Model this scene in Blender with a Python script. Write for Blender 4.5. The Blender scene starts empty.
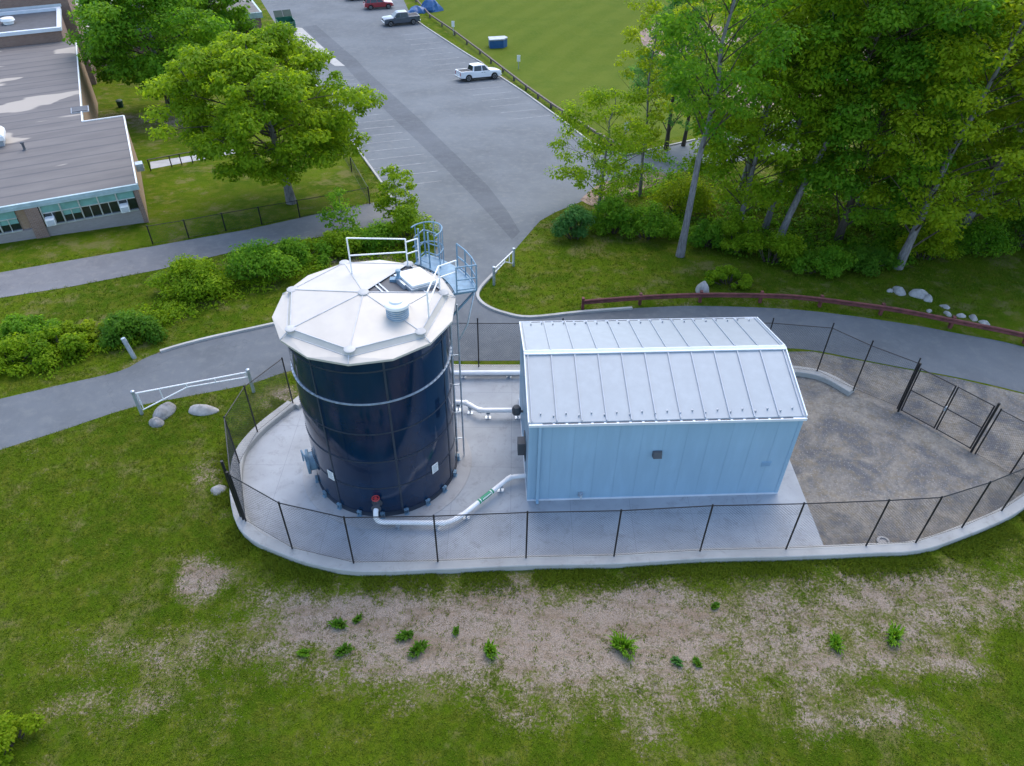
import bpy, bmesh, math, random
import numpy as np
from mathutils import Vector, Matrix, noise as mnoise

# ------------------------------------------------------------------ camera, sky, sun, exposure
SC = bpy.context.scene
W, H = 1024, 766
FPX, PITCH, ROLL, CAMH = 741.2, 0.705, 0.0104, 25.0
_f = np.array([0, math.cos(PITCH), -math.sin(PITCH)]); _r = np.array([1, 0, 0.]); _u = np.cross(_r, _f)
_c, _s = math.cos(ROLL), math.sin(ROLL)
RM = np.array([_c*_r + _s*_u, -_s*_r + _c*_u, _f])
cam = bpy.data.objects.new("camera", bpy.data.cameras.new("camera"))
SC.collection.objects.link(cam)
cam.data.sensor_width = 36; cam.data.lens = FPX / W * 36
cam.data.clip_start = 0.5; cam.data.clip_end = 3000
cam.matrix_world = Matrix([[RM[0][i], RM[1][i], -RM[2][i], (0, 0, CAMH)[i]] for i in range(3)] + [[0, 0, 0, 1]])
SC.camera = cam

SUN_EL, SUN_AZ = math.radians(55), math.radians(14)          # azimuth from +Y towards +X
world = bpy.data.worlds.new("World"); SC.world = world; world.use_nodes = True
wn = world.node_tree
sky = wn.nodes.new("ShaderNodeTexSky"); sky.sky_type = 'NISHITA'; sky.sun_disc = False
sky.sun_elevation = SUN_EL; sky.sun_rotation = SUN_AZ; sky.air_density = 1.0; sky.dust_density = 1.5; sky.ozone_density = 1.2
bg = wn.nodes["Background"]; bg.inputs[1].default_value = 0.15
wn.links.new(sky.outputs[0], bg.inputs[0])
sl = bpy.data.lights.new("sun", 'SUN'); sl.energy = 0.65; sl.angle = math.radians(52); sl.color = (1, .91, .78)
so = bpy.data.objects.new("sun", sl); SC.collection.objects.link(so)
sd = Vector((math.sin(SUN_AZ)*math.cos(SUN_EL), math.cos(SUN_AZ)*math.cos(SUN_EL), math.sin(SUN_EL)))
so.rotation_euler = sd.to_track_quat('Z', 'Y').to_euler(); so.location = (0, 0, 80)
SC.view_settings.view_transform = 'Standard'; SC.view_settings.look = 'None'
SC.view_settings.gamma = 1; SC.view_settings.use_curve_mapping = False
SC.view_settings.exposure = 1.5
SC.cycles.diffuse_bounces = 6; SC.cycles.max_bounces = 12

# ------------------------------------------------------------------ terrain and measuring helpers
def _slope(y):
    if y < 36: return 0
    if y < 46: return .11*(y-36)/10
    if y < 95: return .11
    if y < 110: return .11 - .09*(y-95)/15
    return .02
_ys = np.arange(0, 1200.)
_tz = -np.cumsum([0] + [_slope(y+.5) for y in _ys[:-1]])
def T(y): return float(np.interp(y, _ys, _tz))
def ray(px, py):
    return np.array([(px-W/2)/FPX, (H/2-py)/FPX, 1.]) @ RM
def G(px, py, dz=0.):
    d = ray(px, py); lo, hi = 2., 1500.
    for _ in range(60):
        m = (lo+hi)/2
        if CAMH + d[2]*m > T(d[1]*m) + dz: lo = m
        else: hi = m
    return Vector((d[0]*lo, d[1]*lo, CAMH + d[2]*lo))
def U(px, py, z):
    d = ray(px, py); t = (z-CAMH)/d[2]
    return Vector((d[0]*t, d[1]*t, z))
def proj(P):
    q = RM @ (np.array(P) - [0, 0, CAMH]); return W/2+FPX*q[0]/q[2], H/2-FPX*q[1]/q[2]
def zAt(x, y, py):
    lo, hi = -20., 60.
    for _ in range(50):
        m = (lo+hi)/2
        if proj((x, y, m))[1] > py: lo = m
        else: hi = m
    return lo

# ------------------------------------------------------------------ mesh helpers
def link(o, parent=None):
    SC.collection.objects.link(o)
    if parent is not None: o.parent = parent
    return o
def tag(o, label=None, cat=None, group=None, kind=None):
    if label: o["label"] = label
    if cat: o["category"] = cat
    if group: o["group"] = group
    if kind: o["kind"] = kind
    return o
def thing(name, label, cat, loc, group=None, rz=0.):
    o = bpy.data.objects.new(name, None); o.location = loc; o.rotation_euler = (0, 0, rz); o.empty_display_size = .3
    return tag(link(o), label, cat, group)
def dup(root, loc, rz, label, group=None):
    r = root.copy(); link(r); r.location = loc; r.rotation_euler = (0, 0, rz); r["label"] = label
    if group: r["group"] = group
    for ch in list(root.children):
        c = ch.copy(); link(c, r)
        for g in list(ch.children):
            link(g.copy(), c)
    return r
class MB:
    def __init__(s): s.v = []; s.f = []; s.mi = []; s.m = 0
    def face(s, pts):
        b = len(s.v); s.v += [tuple(p) for p in pts]; s.f.append(tuple(range(b, b+len(pts)))); s.mi.append(s.m)
    def raw(s, vs, fs):
        b = len(s.v); s.v += [tuple(p) for p in vs]
        for f in fs: s.f.append(tuple(i+b for i in f)); s.mi.append(s.m)
    def box(s, lo, hi, M=None):
        x0, y0, z0 = lo; x1, y1, z1 = hi
        vs = [Vector(p) for p in [(x0,y0,z0),(x1,y0,z0),(x1,y1,z0),(x0,y1,z0),(x0,y0,z1),(x1,y0,z1),(x1,y1,z1),(x0,y1,z1)]]
        if M is not None: vs = [M @ p for p in vs]
        s.raw(vs, [(3,2,1,0),(4,5,6,7),(0,1,5,4),(1,2,6,5),(2,3,7,6),(3,0,4,7)])
    def frus(s, a, b, cap=True):            # two equal-length loops
        n = len(a); s.raw(list(a)+list(b), [(i, (i+1) % n, n+(i+1) % n, n+i) for i in range(n)] + ([tuple(range(n-1, -1, -1)), tuple(range(n, 2*n))] if cap else []))
    def loft(s, loops, cap=True):
        n = len(loops[0]); vs = [p for l in loops for p in l]; fs = []
        for k in range(len(loops)-1):
            fs += [(k*n+i, k*n+(i+1) % n, (k+1)*n+(i+1) % n, (k+1)*n+i) for i in range(n)]
        if cap: fs += [tuple(range(n-1, -1, -1)), tuple(range((len(loops)-1)*n, len(loops)*n))]
        s.raw(vs, fs)
    def bar(s, a, b, w, h=None, up=(0, 0, 1)):
        a = Vector(a); b = Vector(b); h = h or w; d = (b-a).normalized(); u = Vector(up)
        if abs(d.dot(u)) > .98: u = Vector((0, 1, 0))
        x = d.cross(u).normalized()*w/2; y = x.cross(d).normalized()*h/2
        s.frus([a-x-y, a+x-y, a+x+y, a-x+y], [b-x-y, b+x-y, b+x+y, b-x+y])
    def tube(s, pts, r, n=8, cap=True):
        pts = [Vector(p) for p in pts]; rs = r if isinstance(r, (list, tuple)) else [r]*len(pts)
        loops = []; ref = None
        for i, p in enumerate(pts):
            d = (pts[min(i+1, len(pts)-1)] - pts[max(i-1, 0)]).normalized()
            if ref is None:
                ref = Vector((0, 0, 1)) if abs(d.z) < .9 else Vector((1, 0, 0))
            x = (ref - d*ref.dot(d)).normalized(); y = d.cross(x); ref = x
            loops.append([p + (x*math.cos(2*math.pi*k/n) + y*math.sin(2*math.pi*k/n))*rs[i] for k in range(n)])
        s.loft(loops, cap)
    def lathe(s, c, prof, n=24, a0=0.):     # prof: list of (r, z)
        loops = [[Vector((c[0]+r*math.cos(a0+2*math.pi*k/n), c[1]+r*math.sin(a0+2*math.pi*k/n), c[2]+z)) for k in range(n)] for r, z in prof]
        s.loft(loops, True)
    def build(s, name, mats, parent=None, smooth=False, origin=None, bevel=0., sub=0, loc=None, auto=None):
        me = bpy.data.meshes.new(name)
        vs = s.v if origin is None else [(p[0]-origin[0], p[1]-origin[1], p[2]-origin[2]) for p in s.v]
        me.from_pydata(vs, [], s.f)
        for m in (mats if isinstance(mats, (list, tuple)) else [mats]): me.materials.append(m)
        if max(s.mi, default=0): me.polygons.foreach_set("material_index", s.mi)
        bm = bmesh.new(); bm.from_mesh(me); bmesh.ops.recalc_face_normals(bm, faces=bm.faces); bm.to_mesh(me); bm.free()
        if smooth: me.polygons.foreach_set("use_smooth", [True]*len(me.polygons))
        if auto: me.set_sharp_from_angle(angle=math.radians(auto))
        o = bpy.data.objects.new(name, me); link(o, parent)
        if loc is not None: o.location = loc
        if bevel:
            b = o.modifiers.new("bevel", 'BEVEL'); b.width = bevel; b.segments = 2; b.limit_method = 'ANGLE'; b.angle_limit = math.radians(35)
        if sub:
            b = o.modifiers.new("sub", 'SUBSURF'); b.levels = sub; b.render_levels = sub
        return o
def part(name, mb, mat, root, **k):         # mb given in world coordinates under an unrotated root
    return mb.build(name, mat, root, origin=root.location, **k)

# ------------------------------------------------------------------ materials
class NT:
    def __init__(s, name):
        s.m = bpy.data.materials.new(name); s.m.use_nodes = True; s.t = s.m.node_tree; s.b = s.t.nodes["Principled BSDF"]
        s.out = s.t.nodes["Material Output"]; s._p = None
    def n(s, typ, **k):
        nd = s.t.nodes.new(typ)
        for a, v in k.items():
            if a.startswith('_'): setattr(nd, a[1:], v)
        return nd
    def L(s, a, b): s.t.links.new(a, b)
    def put(s, sock, v):
        if isinstance(v, bpy.types.NodeSocket): s.L(v, sock)
        elif isinstance(v, (tuple, list)) and len(v) == 3 and sock.type == 'RGBA': sock.default_value = (*v, 1)
        else: sock.default_value = v
    def pos(s):
        if s._p is None: s._p = s.n("ShaderNodeNewGeometry").outputs["Position"]
        return s._p
    def obj(s): return s.n("ShaderNodeTexCoord").outputs["Object"]
    def scale(s, vec, sc):
        m = s.n("ShaderNodeMapping"); s.L(vec, m.inputs[0]); m.inputs["Scale"].default_value = sc; return m.outputs[0]
    def noise(s, scale, detail=4, rough=.55, vec=None, dist=0.):
        nd = s.n("ShaderNodeTexNoise"); s.L(vec or s.pos(), nd.inputs["Vector"])
        nd.inputs["Scale"].default_value = scale; nd.inputs["Detail"].default_value = detail; nd.inputs["Roughness"].default_value = rough; nd.inputs["Distortion"].default_value = dist
        return nd.outputs[0]
    def vor(s, scale, vec=None, out="Distance"):
        nd = s.n("ShaderNodeTexVoronoi"); s.L(vec or s.pos(), nd.inputs["Vector"]); nd.inputs["Scale"].default_value = scale; return nd.outputs[out]
    def ramp(s, x, a, b):
        nd = s.n("ShaderNodeMapRange", _interpolation_type='SMOOTHSTEP'); s.put(nd.inputs[0], x); nd.inputs[1].default_value = a; nd.inputs[2].default_value = b; return nd.outputs[0]
    def math(s, op, a, b=0.):
        nd = s.n("ShaderNodeMath", _operation=op); s.put(nd.inputs[0], a); s.put(nd.inputs[1], b); return nd.outputs[0]
    def mix(s, f, a, b):
        nd = s.n("ShaderNodeMix", _data_type='RGBA'); s.put(nd.inputs[0], f); s.put(nd.inputs[6], a); s.put(nd.inputs[7], b); return nd.outputs[2]
    def attr(s, name): return s.n("ShaderNodeAttribute", _attribute_name=name).outputs["Fac"]
    def bump(s, h, strength=.3, dist=.05):
        nd = s.n("ShaderNodeBump"); s.L(h, nd.inputs["Height"]); nd.inputs["Strength"].default_value = strength; nd.inputs["Distance"].default_value = dist
        s.L(nd.outputs[0], s.b.inputs["Normal"])
    def end(s, col, rough=.7, metal=0., spec=.5, coat=0.):
        s.put(s.b.inputs["Base Color"], col); s.put(s.b.inputs["Roughness"], rough); s.b.inputs["Metallic"].default_value = metal
        s.b.inputs["Specular IOR Level"].default_value = spec; s.b.inputs["Coat Weight"].default_value = coat
        return s.m
def mul(c, k): return tuple(x*k for x in c)
def M(name, c, rough=.6, metal=0., var=.12, scale=2., spec=.5, coat=0., bump=0., bscale=20., objspace=False):
    t = NT(name); v = t.obj() if objspace else None
    f = t.ramp(t.noise(scale, 5, vec=v), .3, .7)
    col = t.mix(f, mul(c, 1-var), mul(c, 1+var))
    if bump: t.bump(t.noise(bscale, 3, vec=v), bump, .02)
    return t.end(col, rough, metal, spec, coat)

def m_grass():
    t = NT("lawn")
    d = t.attr("dirt")
    n1 = t.noise(.22, 3); n2 = t.noise(1.3, 4); n3 = t.noise(9, 4, .7); n4 = t.noise(38, 3, .75)
    fib = t.noise(16, 3, .7, t.scale(t.pos(), (1., 3.2, 1.)))
    g = t.mix(t.ramp(n1, .38, .62), (.052, .100, .003), (.090, .140, .005))
    g = t.mix(t.math('MULTIPLY', t.ramp(n2, .42, .66), .8), g, (.125, .140, .014))
    g = t.mix(t.math('MULTIPLY', t.ramp(n3, .45, .68), .65), g, (.038, .080, .002))
    g = t.mix(t.math('MULTIPLY', t.ramp(t.noise(.45, 5, .7), .52, .66), .75), g, (.175, .155, .06))
    g = t.mix(t.math('MULTIPLY', t.ramp(fib, .50, .72), .5), g, (.165, .175, .035))
    straw = t.mix(t.ramp(n4, .32, .68), (.155, .115, .085), (.49, .405, .33))
    straw = t.mix(t.math('MULTIPLY', t.ramp(t.noise(5, 4, .7), .45, .7), .55), straw, (.33, .25, .19))
    straw = t.mix(t.math('MULTIPLY', t.ramp(t.noise(.8, 4, .65, t.scale(t.pos(), (.5, 1.6, 1))), .45, .68), .6), straw, (.215, .150, .095))
    straw = t.mix(t.math('MULTIPLY', t.ramp(t.noise(3.2, 3, .6), .56, .70), .55), straw, (.10, .115, .030))
    edge = t.math('ADD', t.math('ADD', d, t.math('MULTIPLY', t.math('SUBTRACT', n3, .5), 1.5)), t.math('MULTIPLY', t.math('SUBTRACT', n4, .5), .55))
    edge = t.math('ADD', edge, t.math('MULTIPLY', t.math('SUBTRACT', n2, .5), 1.15))
    edge = t.math('ADD', edge, t.math('MULTIPLY', t.math('SUBTRACT', t.noise(.55, 4, .6), .5), .9))
    col = t.mix(t.math('MULTIPLY', t.ramp(edge, .22, .48), .85), g, t.mix(t.ramp(n3, .35, .65), (.105, .110, .028), (.21, .185, .085)))
    col = t.mix(t.ramp(edge, .44, .74), col, straw)
    t.bump(t.math('ADD', n4, t.math('MULTIPLY', n3, 1.5)), .7, .08)
    return t.end(col, .95, spec=.03)
def m_field():
    t = NT("mown_field")
    v = t.n("ShaderNodeMapping"); t.L(t.pos(), v.inputs[0]); v.inputs["Rotation"].default_value = (0, 0, math.radians(24))
    w = t.n("ShaderNodeTexWave"); t.L(v.outputs[0], w.inputs[0]); w.inputs["Scale"].default_value = .07; w.inputs["Distortion"].default_value = 3.; w.inputs["Detail"].default_value = 2; w.inputs["Detail Scale"].default_value = .5
    g = t.mix(t.ramp(w.outputs[1], .2, .8), (.084, .120, .012), (.094, .129, .015))
    g = t.mix(t.math('MULTIPLY', t.ramp(t.noise(.25, 5, .65), .4, .7), .6), g, (.060, .105, .010))
    g = t.mix(t.math('MULTIPLY', t.ramp(t.noise(3, 4, .7), .4, .7), .4), g, (.125, .138, .03))
    t.bump(t.noise(14, 3, .7), .5, .05)
    return t.end(g, .95, spec=.03)
def m_asphalt(name, c, warm=0.):
    t = NT(name)
    n1 = t.noise(.18, 5, .6); n2 = t.noise(1.7, 6, .7); n3 = t.noise(60, 2)
    a = t.mix(t.ramp(n1, .3, .7), mul(c, .84), mul(c, 1.12))
    a = t.mix(t.math('MULTIPLY', t.ramp(n2, .45, .72), .5), a, mul((c[0]*1.15, c[1]*1.1, c[2]*1.0), 1.25))
    a = t.mix(t.math('MULTIPLY', t.ramp(n3, .45, .7), .35), a, mul(c, .7))
    v = t.vor(.35, None); cr = t.n("ShaderNodeTexVoronoi", _feature='DISTANCE_TO_EDGE'); 
    dv = t.n("ShaderNodeVectorMath", _operation='ADD'); t.L(t.pos(), dv.inputs[0])
    nz = t.n("ShaderNodeTexNoise"); t.L(t.pos(), nz.inputs[0]); nz.inputs["Scale"].default_value = .8
    sc = t.n("ShaderNodeVectorMath", _operation='SCALE'); t.L(nz.outputs[1], sc.inputs[0]); sc.inputs["Scale"].default_value = 3.
    t.L(sc.outputs[0], dv.inputs[1]); t.L(dv.outputs[0], cr.inputs["Vector"]); cr.inputs["Scale"].default_value = .16
    crack = t.math('MULTIPLY', t.ramp(cr.outputs["Distance"], .005, 0.), .25)
    a = t.mix(crack, a, mul(c, .45))
    t.bump(n3, .25, .02)
    return t.end(a, .88, spec=.25)
def m_concrete(name, c, joints=0.):
    t = NT(name)
    a = t.mix(t.ramp(t.noise(.5, 5, .65), .3, .7), mul(c, .86), mul(c, 1.08))
    a = t.mix(t.math('MULTIPLY', t.ramp(t.noise(4, 6, .75), .5, .75), .3), a, mul((c[0], c[1]*.96, c[2]*.9), .75))
    a = t.mix(t.math('MULTIPLY', t.ramp(t.noise(1.6, 6, .8, dist=.5), .50, .68), .5), a, mul((c[0], c[1]*.97, c[2]*.9), .6))
    st = t.noise(1.2, 4, .7, t.scale(t.pos(), (1.2, .35, 1)))
    a = t.mix(t.math('MULTIPLY', t.ramp(st, .55, .75), .25), a, mul(c, .72))
    if joints:
        br = t.n("ShaderNodeTexBrick"); t.L(t.pos(), br.inputs[0]); br.offset = 0
        br.inputs["Scale"].default_value = 1; br.inputs["Brick Width"].default_value = joints; br.inputs["Row Height"].default_value = joints; br.inputs["Mortar Size"].default_value = .012
        a = t.mix(t.math('MULTIPLY', br.outputs["Fac"], .45), a, mul(c, .5))
    t.bump(t.noise(30, 3), .15, .01)
    return t.end(a, .8, spec=.3)
def m_gravel():
    t = NT("gravel")
    n = t.noise(.45, 5, .65, dist=.6); n2 = t.noise(2.2, 5, .7); v = t.vor(9, None, "Color"); vd = t.vor(24, None, "Color")
    bwv = t.n("ShaderNodeRGBToBW"); t.L(v, bwv.inputs[0]); bw2 = t.n("ShaderNodeRGBToBW"); t.L(vd, bw2.inputs[0])
    a = t.mix(t.ramp(n, .38, .62), (.115, .118, .125), (.29, .26, .215))
    a = t.mix(t.math('MULTIPLY', t.ramp(n2, .45, .65), .75), a, (.20, .165, .115))
    a = t.mix(t.math('MULTIPLY', bwv.outputs[0], .45), a, (.09, .09, .095))
    a = t.mix(t.math('MULTIPLY', t.ramp(bw2.outputs[0], .70, .98), .55), a, (.36, .35, .34))
    t.bump(bw2.outputs[0], .7, .05)
    return t.end(a, .92, spec=.2)
def m_roofing():
    t = NT("membrane_roofing")
    rot = t.n("ShaderNodeMapping"); t.L(t.pos(), rot.inputs[0]); rot.inputs["Rotation"].default_value = (0, 0, -math.radians(27))
    br = t.n("ShaderNodeTexBrick"); t.L(rot.outputs[0], br.inputs[0]); br.offset = .5
    br.inputs["Scale"].default_value = 1; br.inputs["Brick Width"].default_value = 60; br.inputs["Row Height"].default_value = 1.6; br.inputs["Mortar Size"].default_value = .16; br.inputs["Mortar Smooth"].default_value = .8
    st = t.noise(.55, 5, .65, t.scale(rot.outputs[0], (.35, 1.6, 1)))
    a = t.mix(t.ramp(st, .3, .7), (.130, .120, .116), (.172, .157, .147))
    a = t.mix(t.math('MULTIPLY', br.outputs["Fac"], .55), a, (.065, .065, .078))
    pd = t.noise(.16, 3, .5, t.scale(rot.outputs[0], (.55, 1.9, 1)), dist=.4)
    a = t.mix(t.math('MULTIPLY', t.ramp(pd, .575, .605), .9), a, (.40, .355, .30))
    return t.end(a, .75, spec=.3)
def m_brick(name, c1, c2, rz=0.):
    t = NT(name); tc = t.obj()
    sep = t.n("ShaderNodeSeparateXYZ"); t.L(tc, sep.inputs[0]); cmb = t.n("ShaderNodeCombineXYZ")
    t.L(t.math('ADD', sep.outputs[0], sep.outputs[1]), cmb.inputs[0]); t.L(sep.outputs[2], cmb.inputs[1])
    br = t.n("ShaderNodeTexBrick"); t.L(cmb.outputs[0], br.inputs[0]); br.inputs["Scale"].default_value = 1
    br.inputs["Brick Width"].default_value = .24; br.inputs["Row Height"].default_value = .08; br.inputs["Mortar Size"].default_value = .01
    br.inputs["Color1"].default_value = (*c1, 1); br.inputs["Color2"].default_value = (*c2, 1); br.inputs["Mortar"].default_value = (.32, .29, .26, 1)
    a = t.mix(t.math('MULTIPLY', t.noise(.8, 4), .35), br.outputs["Color"], mul(c1, .6))
    return t.end(a, .85, spec=.2)
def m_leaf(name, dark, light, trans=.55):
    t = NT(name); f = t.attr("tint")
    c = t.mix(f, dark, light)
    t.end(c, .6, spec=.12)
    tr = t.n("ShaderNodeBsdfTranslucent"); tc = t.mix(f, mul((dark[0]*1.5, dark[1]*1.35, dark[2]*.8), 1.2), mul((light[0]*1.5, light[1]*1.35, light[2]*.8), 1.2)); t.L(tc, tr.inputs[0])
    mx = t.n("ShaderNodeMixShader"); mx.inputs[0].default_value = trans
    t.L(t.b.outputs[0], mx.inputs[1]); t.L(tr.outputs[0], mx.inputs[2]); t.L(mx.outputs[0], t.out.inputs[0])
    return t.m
def m_bark(name, c):
    t = NT(name); v = t.scale(t.pos(), (6, 6, 1.2))
    a = t.mix(t.ramp(t.noise(1.5, 5, .65, v), .3, .7), mul(c, .6), mul(c, 1.25))
    t.bump(t.noise(3, 4, .6, v), .5, .05)
    return t.end(a, .9, spec=.15)
def m_panel(name, c, streak=.06, rough=.4):
    t = NT(name)
    s1 = t.noise(2.4, 4, .6, t.scale(t.pos(), (1, 1, .15)))
    a = t.mix(t.ramp(s1, .35, .7), mul(c, 1-streak), mul(c, 1+streak*.5))
    a = t.mix(t.math('MULTIPLY', t.ramp(t.noise(.6, 4), .4, .7), .5), a, mul(c, .93))
    return t.end(a, rough, spec=.4)
def m_tank():
    t = NT("navy_glass_coating")
    a = t.mix(t.ramp(t.noise(.7, 3), .35, .65), (.0005, .0135, .042), (.0008, .019, .056))
    dust = t.noise(1.6, 4, .6, t.scale(t.pos(), (1, 1, .12)))
    a = t.mix(t.math('MULTIPLY', t.ramp(dust, .5, .8), .05), a, (.15, .17, .2))
    t.bump(t.noise(.9, 2), .035, .05)
    return t.end(a, t.mix(t.ramp(dust, .3, .7), (.06, .06, .06), (.12, .12, .12)), spec=.5, coat=.08)

MAT = dict(
 lawn=m_grass(), field=m_field(), asphalt=m_asphalt("asphalt", (.124, .137, .150)), lot=m_asphalt("lot_asphalt", (.134, .149, .162)),
 patch=m_asphalt("patched_asphalt", (.103, .115, .130)), path=m_asphalt("path_asphalt", (.17, .172, .18)),
 pad=m_concrete("pad_concrete", (.355, .375, .395), 2.6), kerb=m_concrete("kerb_concrete", (.40, .395, .375)), ring=m_concrete("foundation_concrete", (.37, .37, .37)),
 gravel=m_gravel(), soil=M("dark_soil", (.085, .06, .042), .95, var=.35, scale=5, spec=.05), dirt=M("bare_dirt", (.26, .19, .155), .95, var=.3, scale=1.5, spec=.1, bump=.4), paint=M("worn_white_paint", (.26, .265, .27), .85, var=.3, scale=1.5),
 roofing=m_roofing(), brick=m_brick("brown_brick", (.22, .125, .095), (.30, .18, .13)), tanbrick=m_brick("tan_brick", (.33, .20, .11), (.40, .25, .15)), palebrick=m_brick("pale_brick", (.29, .26, .25), (.33, .30, .29)),
 teal=M("teal_panel", (.16, .34, .29), .5), fascia=M("pale_teal_fascia", (.37, .475, .49), .45), alu=M("aluminium", (.62, .63, .64), .38, .6), glass=M("dark_glass", (.012, .02, .022), .08, spec=.8),
 whitepaint=M("white_paint", (.80, .80, .78), .4, var=.04), domewhite=M("white_dome_sheet", (.50, .46, .40), .42, var=.05, scale=1.2), domegrey=M("dome_seam", (.45, .46, .47), .5), dark=M("dark_sheet", (.075, .08, .09), .6),
 tank=m_tank(), seam=M("tank_seam_sealant", (.024, .036, .056), .5), galv=M("galvanised_steel", (.42, .47, .52), .45, .55, var=.15, scale=6), bluegalv=M("blue_grey_steel", (.16, .27, .36), .5, .1, var=.15, scale=5),
 panelwall=m_panel("pale_blue_wall_panel", (.285, .44, .565)), panelroof=m_panel("white_metal_roof", (.335, .375, .405), .05, .45), seamgrey=m_panel("grey_seam_metal", (.36, .40, .45)), wallseam=m_panel("wall_joint", (.262, .405, .522)), covergrey=M("node_cover_sheet", (.40, .40, .39), .5), trim=M("white_trim", (.66, .70, .74), .4, var=.05),
 black=M("black_coated_steel", (.012, .012, .014), .45), wire=M("black_wire", (.03, .032, .036), .5), pipewhite=M("white_pvc_pipe", (.80, .80, .80), .35, var=.04), green=M("green_label", (.02, .25, .13), .5), red=M("red_valve_paint", (.55, .05, .05), .45),
 rust=M("weathering_steel", (.14, .042, .038), .75, var=.3, scale=3), wood=M("weathered_timber", (.15, .12, .10), .85, var=.25, scale=3), rock=M("grey_boulder", (.25, .245, .24), .9, var=.3, scale=3, bump=.6, bscale=6), rockwhite=M("white_quartz_boulder", (.36, .34, .32), .9, var=.2, scale=3, bump=.5, bscale=6),
 blue=M("blue_tarpaulin", (.015, .09, .24), .5), greytop=M("grey_lid", (.32, .35, .38), .5), dumpster=M("green_dumpster_paint", (.012, .13, .075), .5), dumpsterdark=M("dark_green_lid", (.01, .045, .03), .6),
 carwhite=M("white_car_paint", (.78, .79, .80), .25, var=.02, coat=.6), cargrey=M("charcoal_car_paint", (.055, .07, .09), .25, var=.05, coat=.7), carred=M("red_car_paint", (.30, .02, .03), .25, var=.05, coat=.7), cardark=M("black_car_paint", (.02, .022, .03), .25, coat=.7),
 tyre=M("tyre_rubber", (.018, .018, .018), .85), rim=M("alloy_rim", (.42, .42, .43), .35, .7), lampred=M("red_lens", (.35, .01, .01), .25), lampwhite=M("clear_lens", (.7, .7, .7), .15), bed=M("bed_liner", (.035, .035, .04), .8), chrome=M("bright_trim", (.55, .55, .56), .25, .8),
 bark=m_bark("grey_bark", (.20, .19, .19)), barkdark=m_bark("brown_bark", (.085, .07, .055)),
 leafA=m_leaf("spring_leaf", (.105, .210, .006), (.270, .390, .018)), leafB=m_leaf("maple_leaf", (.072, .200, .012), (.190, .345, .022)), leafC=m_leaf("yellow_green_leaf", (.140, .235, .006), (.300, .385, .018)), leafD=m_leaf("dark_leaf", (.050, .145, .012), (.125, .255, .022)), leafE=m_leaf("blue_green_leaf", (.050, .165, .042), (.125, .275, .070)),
 blade=m_leaf("grass_blade", (.055, .105, .003), (.150, .195, .014), .3), strawblade=m_leaf("straw", (.13, .10, .05), (.38, .31, .22), .1),
)
RNG = np.random.default_rng(7)

# ------------------------------------------------------------------ ground sheets
def ground():
    xs = np.concatenate([np.linspace(-700, -36, 26)[:-1], np.arange(-36, 36, .3), np.linspace(36, 700, 26)])
    ys = np.concatenate([np.linspace(-200, 4, 12)[:-1], np.arange(4, 36, .3), np.arange(36, 112, 1.), np.linspace(112, 1000, 30)])
    X, Y = np.meshgrid(xs, ys); Z = np.interp(Y, _ys, _tz)
    nx, ny = len(xs), len(ys)
    v = np.stack([X, Y, Z], -1).reshape(-1, 3); i = np.arange(nx*ny).reshape(ny, nx)
    f = np.stack([i[:-1, :-1], i[:-1, 1:], i[1:, 1:], i[1:, :-1]], -1).reshape(-1, 4)
    me = bpy.data.meshes.new("ground"); me.from_pydata(v.tolist(), [], f.tolist())
    a = me.attributes.new("dirt", 'FLOAT', 'POINT'); a.data.foreach_set("value", dirt_np(v[:, 0], v[:, 1]).astype(np.float32))
    me.materials.append(MAT['lawn'])
    o = bpy.data.objects.new("ground", me); link(o); tag(o, kind="structure", label="sloping mown lawn with a bare strawy patch in front")
BLOBS = [((465, 633), 6.4, 1.9, .92), ((590, 642), 4.2, 1.9, .90), ((650, 622), 3.2, 1.7, .86), ((335, 616), 3.0, 1.2, .85), ((780, 620), 3.4, 1.5, .62), ((880, 612), 3.4, 1.8, .62), ((930, 590), 3.2, 1.3, .62), ((800, 655), 3.4, 1.2, .66), ((205, 578), 1.1, .75, .95),
         ((700, 690), 2.6, .9, .5), ((850, 715), 3.2, .7, .5), ((640, 700), 1.2, 1.5, .5), ((170, 650), 3.5, 1., .40), ((130, 700), 2.4, .8, .36), ((900, 655), 2.6, .9, .6), ((560, 715), 1.8, .5, .42), ((250, 655), 1.6, .7, .5), ((990, 600), 2.4, 1.2, .55), ((215, 470), 1., 1.2, .45), ((285, 395), .8, .7, .6), ((350, 262), 3, 1.4, .55), ((300, 262), 3, 1., .45), ((160, 360), 1.4, .8, .6), ((130, 105), 3, 4, .75), ((170, 120), 3, 3, .6), 
         ((750, 300), 8, .4, .25)]
_B = [(G(*c), rx, ry, s) for c, rx, ry, s in BLOBS]
def dirt_np(x, y):
    d = np.zeros_like(x)
    wx = np.sin(x*.9+y*.7)*.25+np.sin(y*1.7-x*.4)*.2; wy = np.sin(x*1.3-y*.5)*.2
    for c, rx, ry, s in _B:
        q = np.sqrt(((x+wx-c.x)/rx)**2+((y+wy-c.y)/ry)**2)
        d = np.maximum(d, s*np.clip(1.35-.75*q, 0, 1))
    return d
ground()

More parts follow.
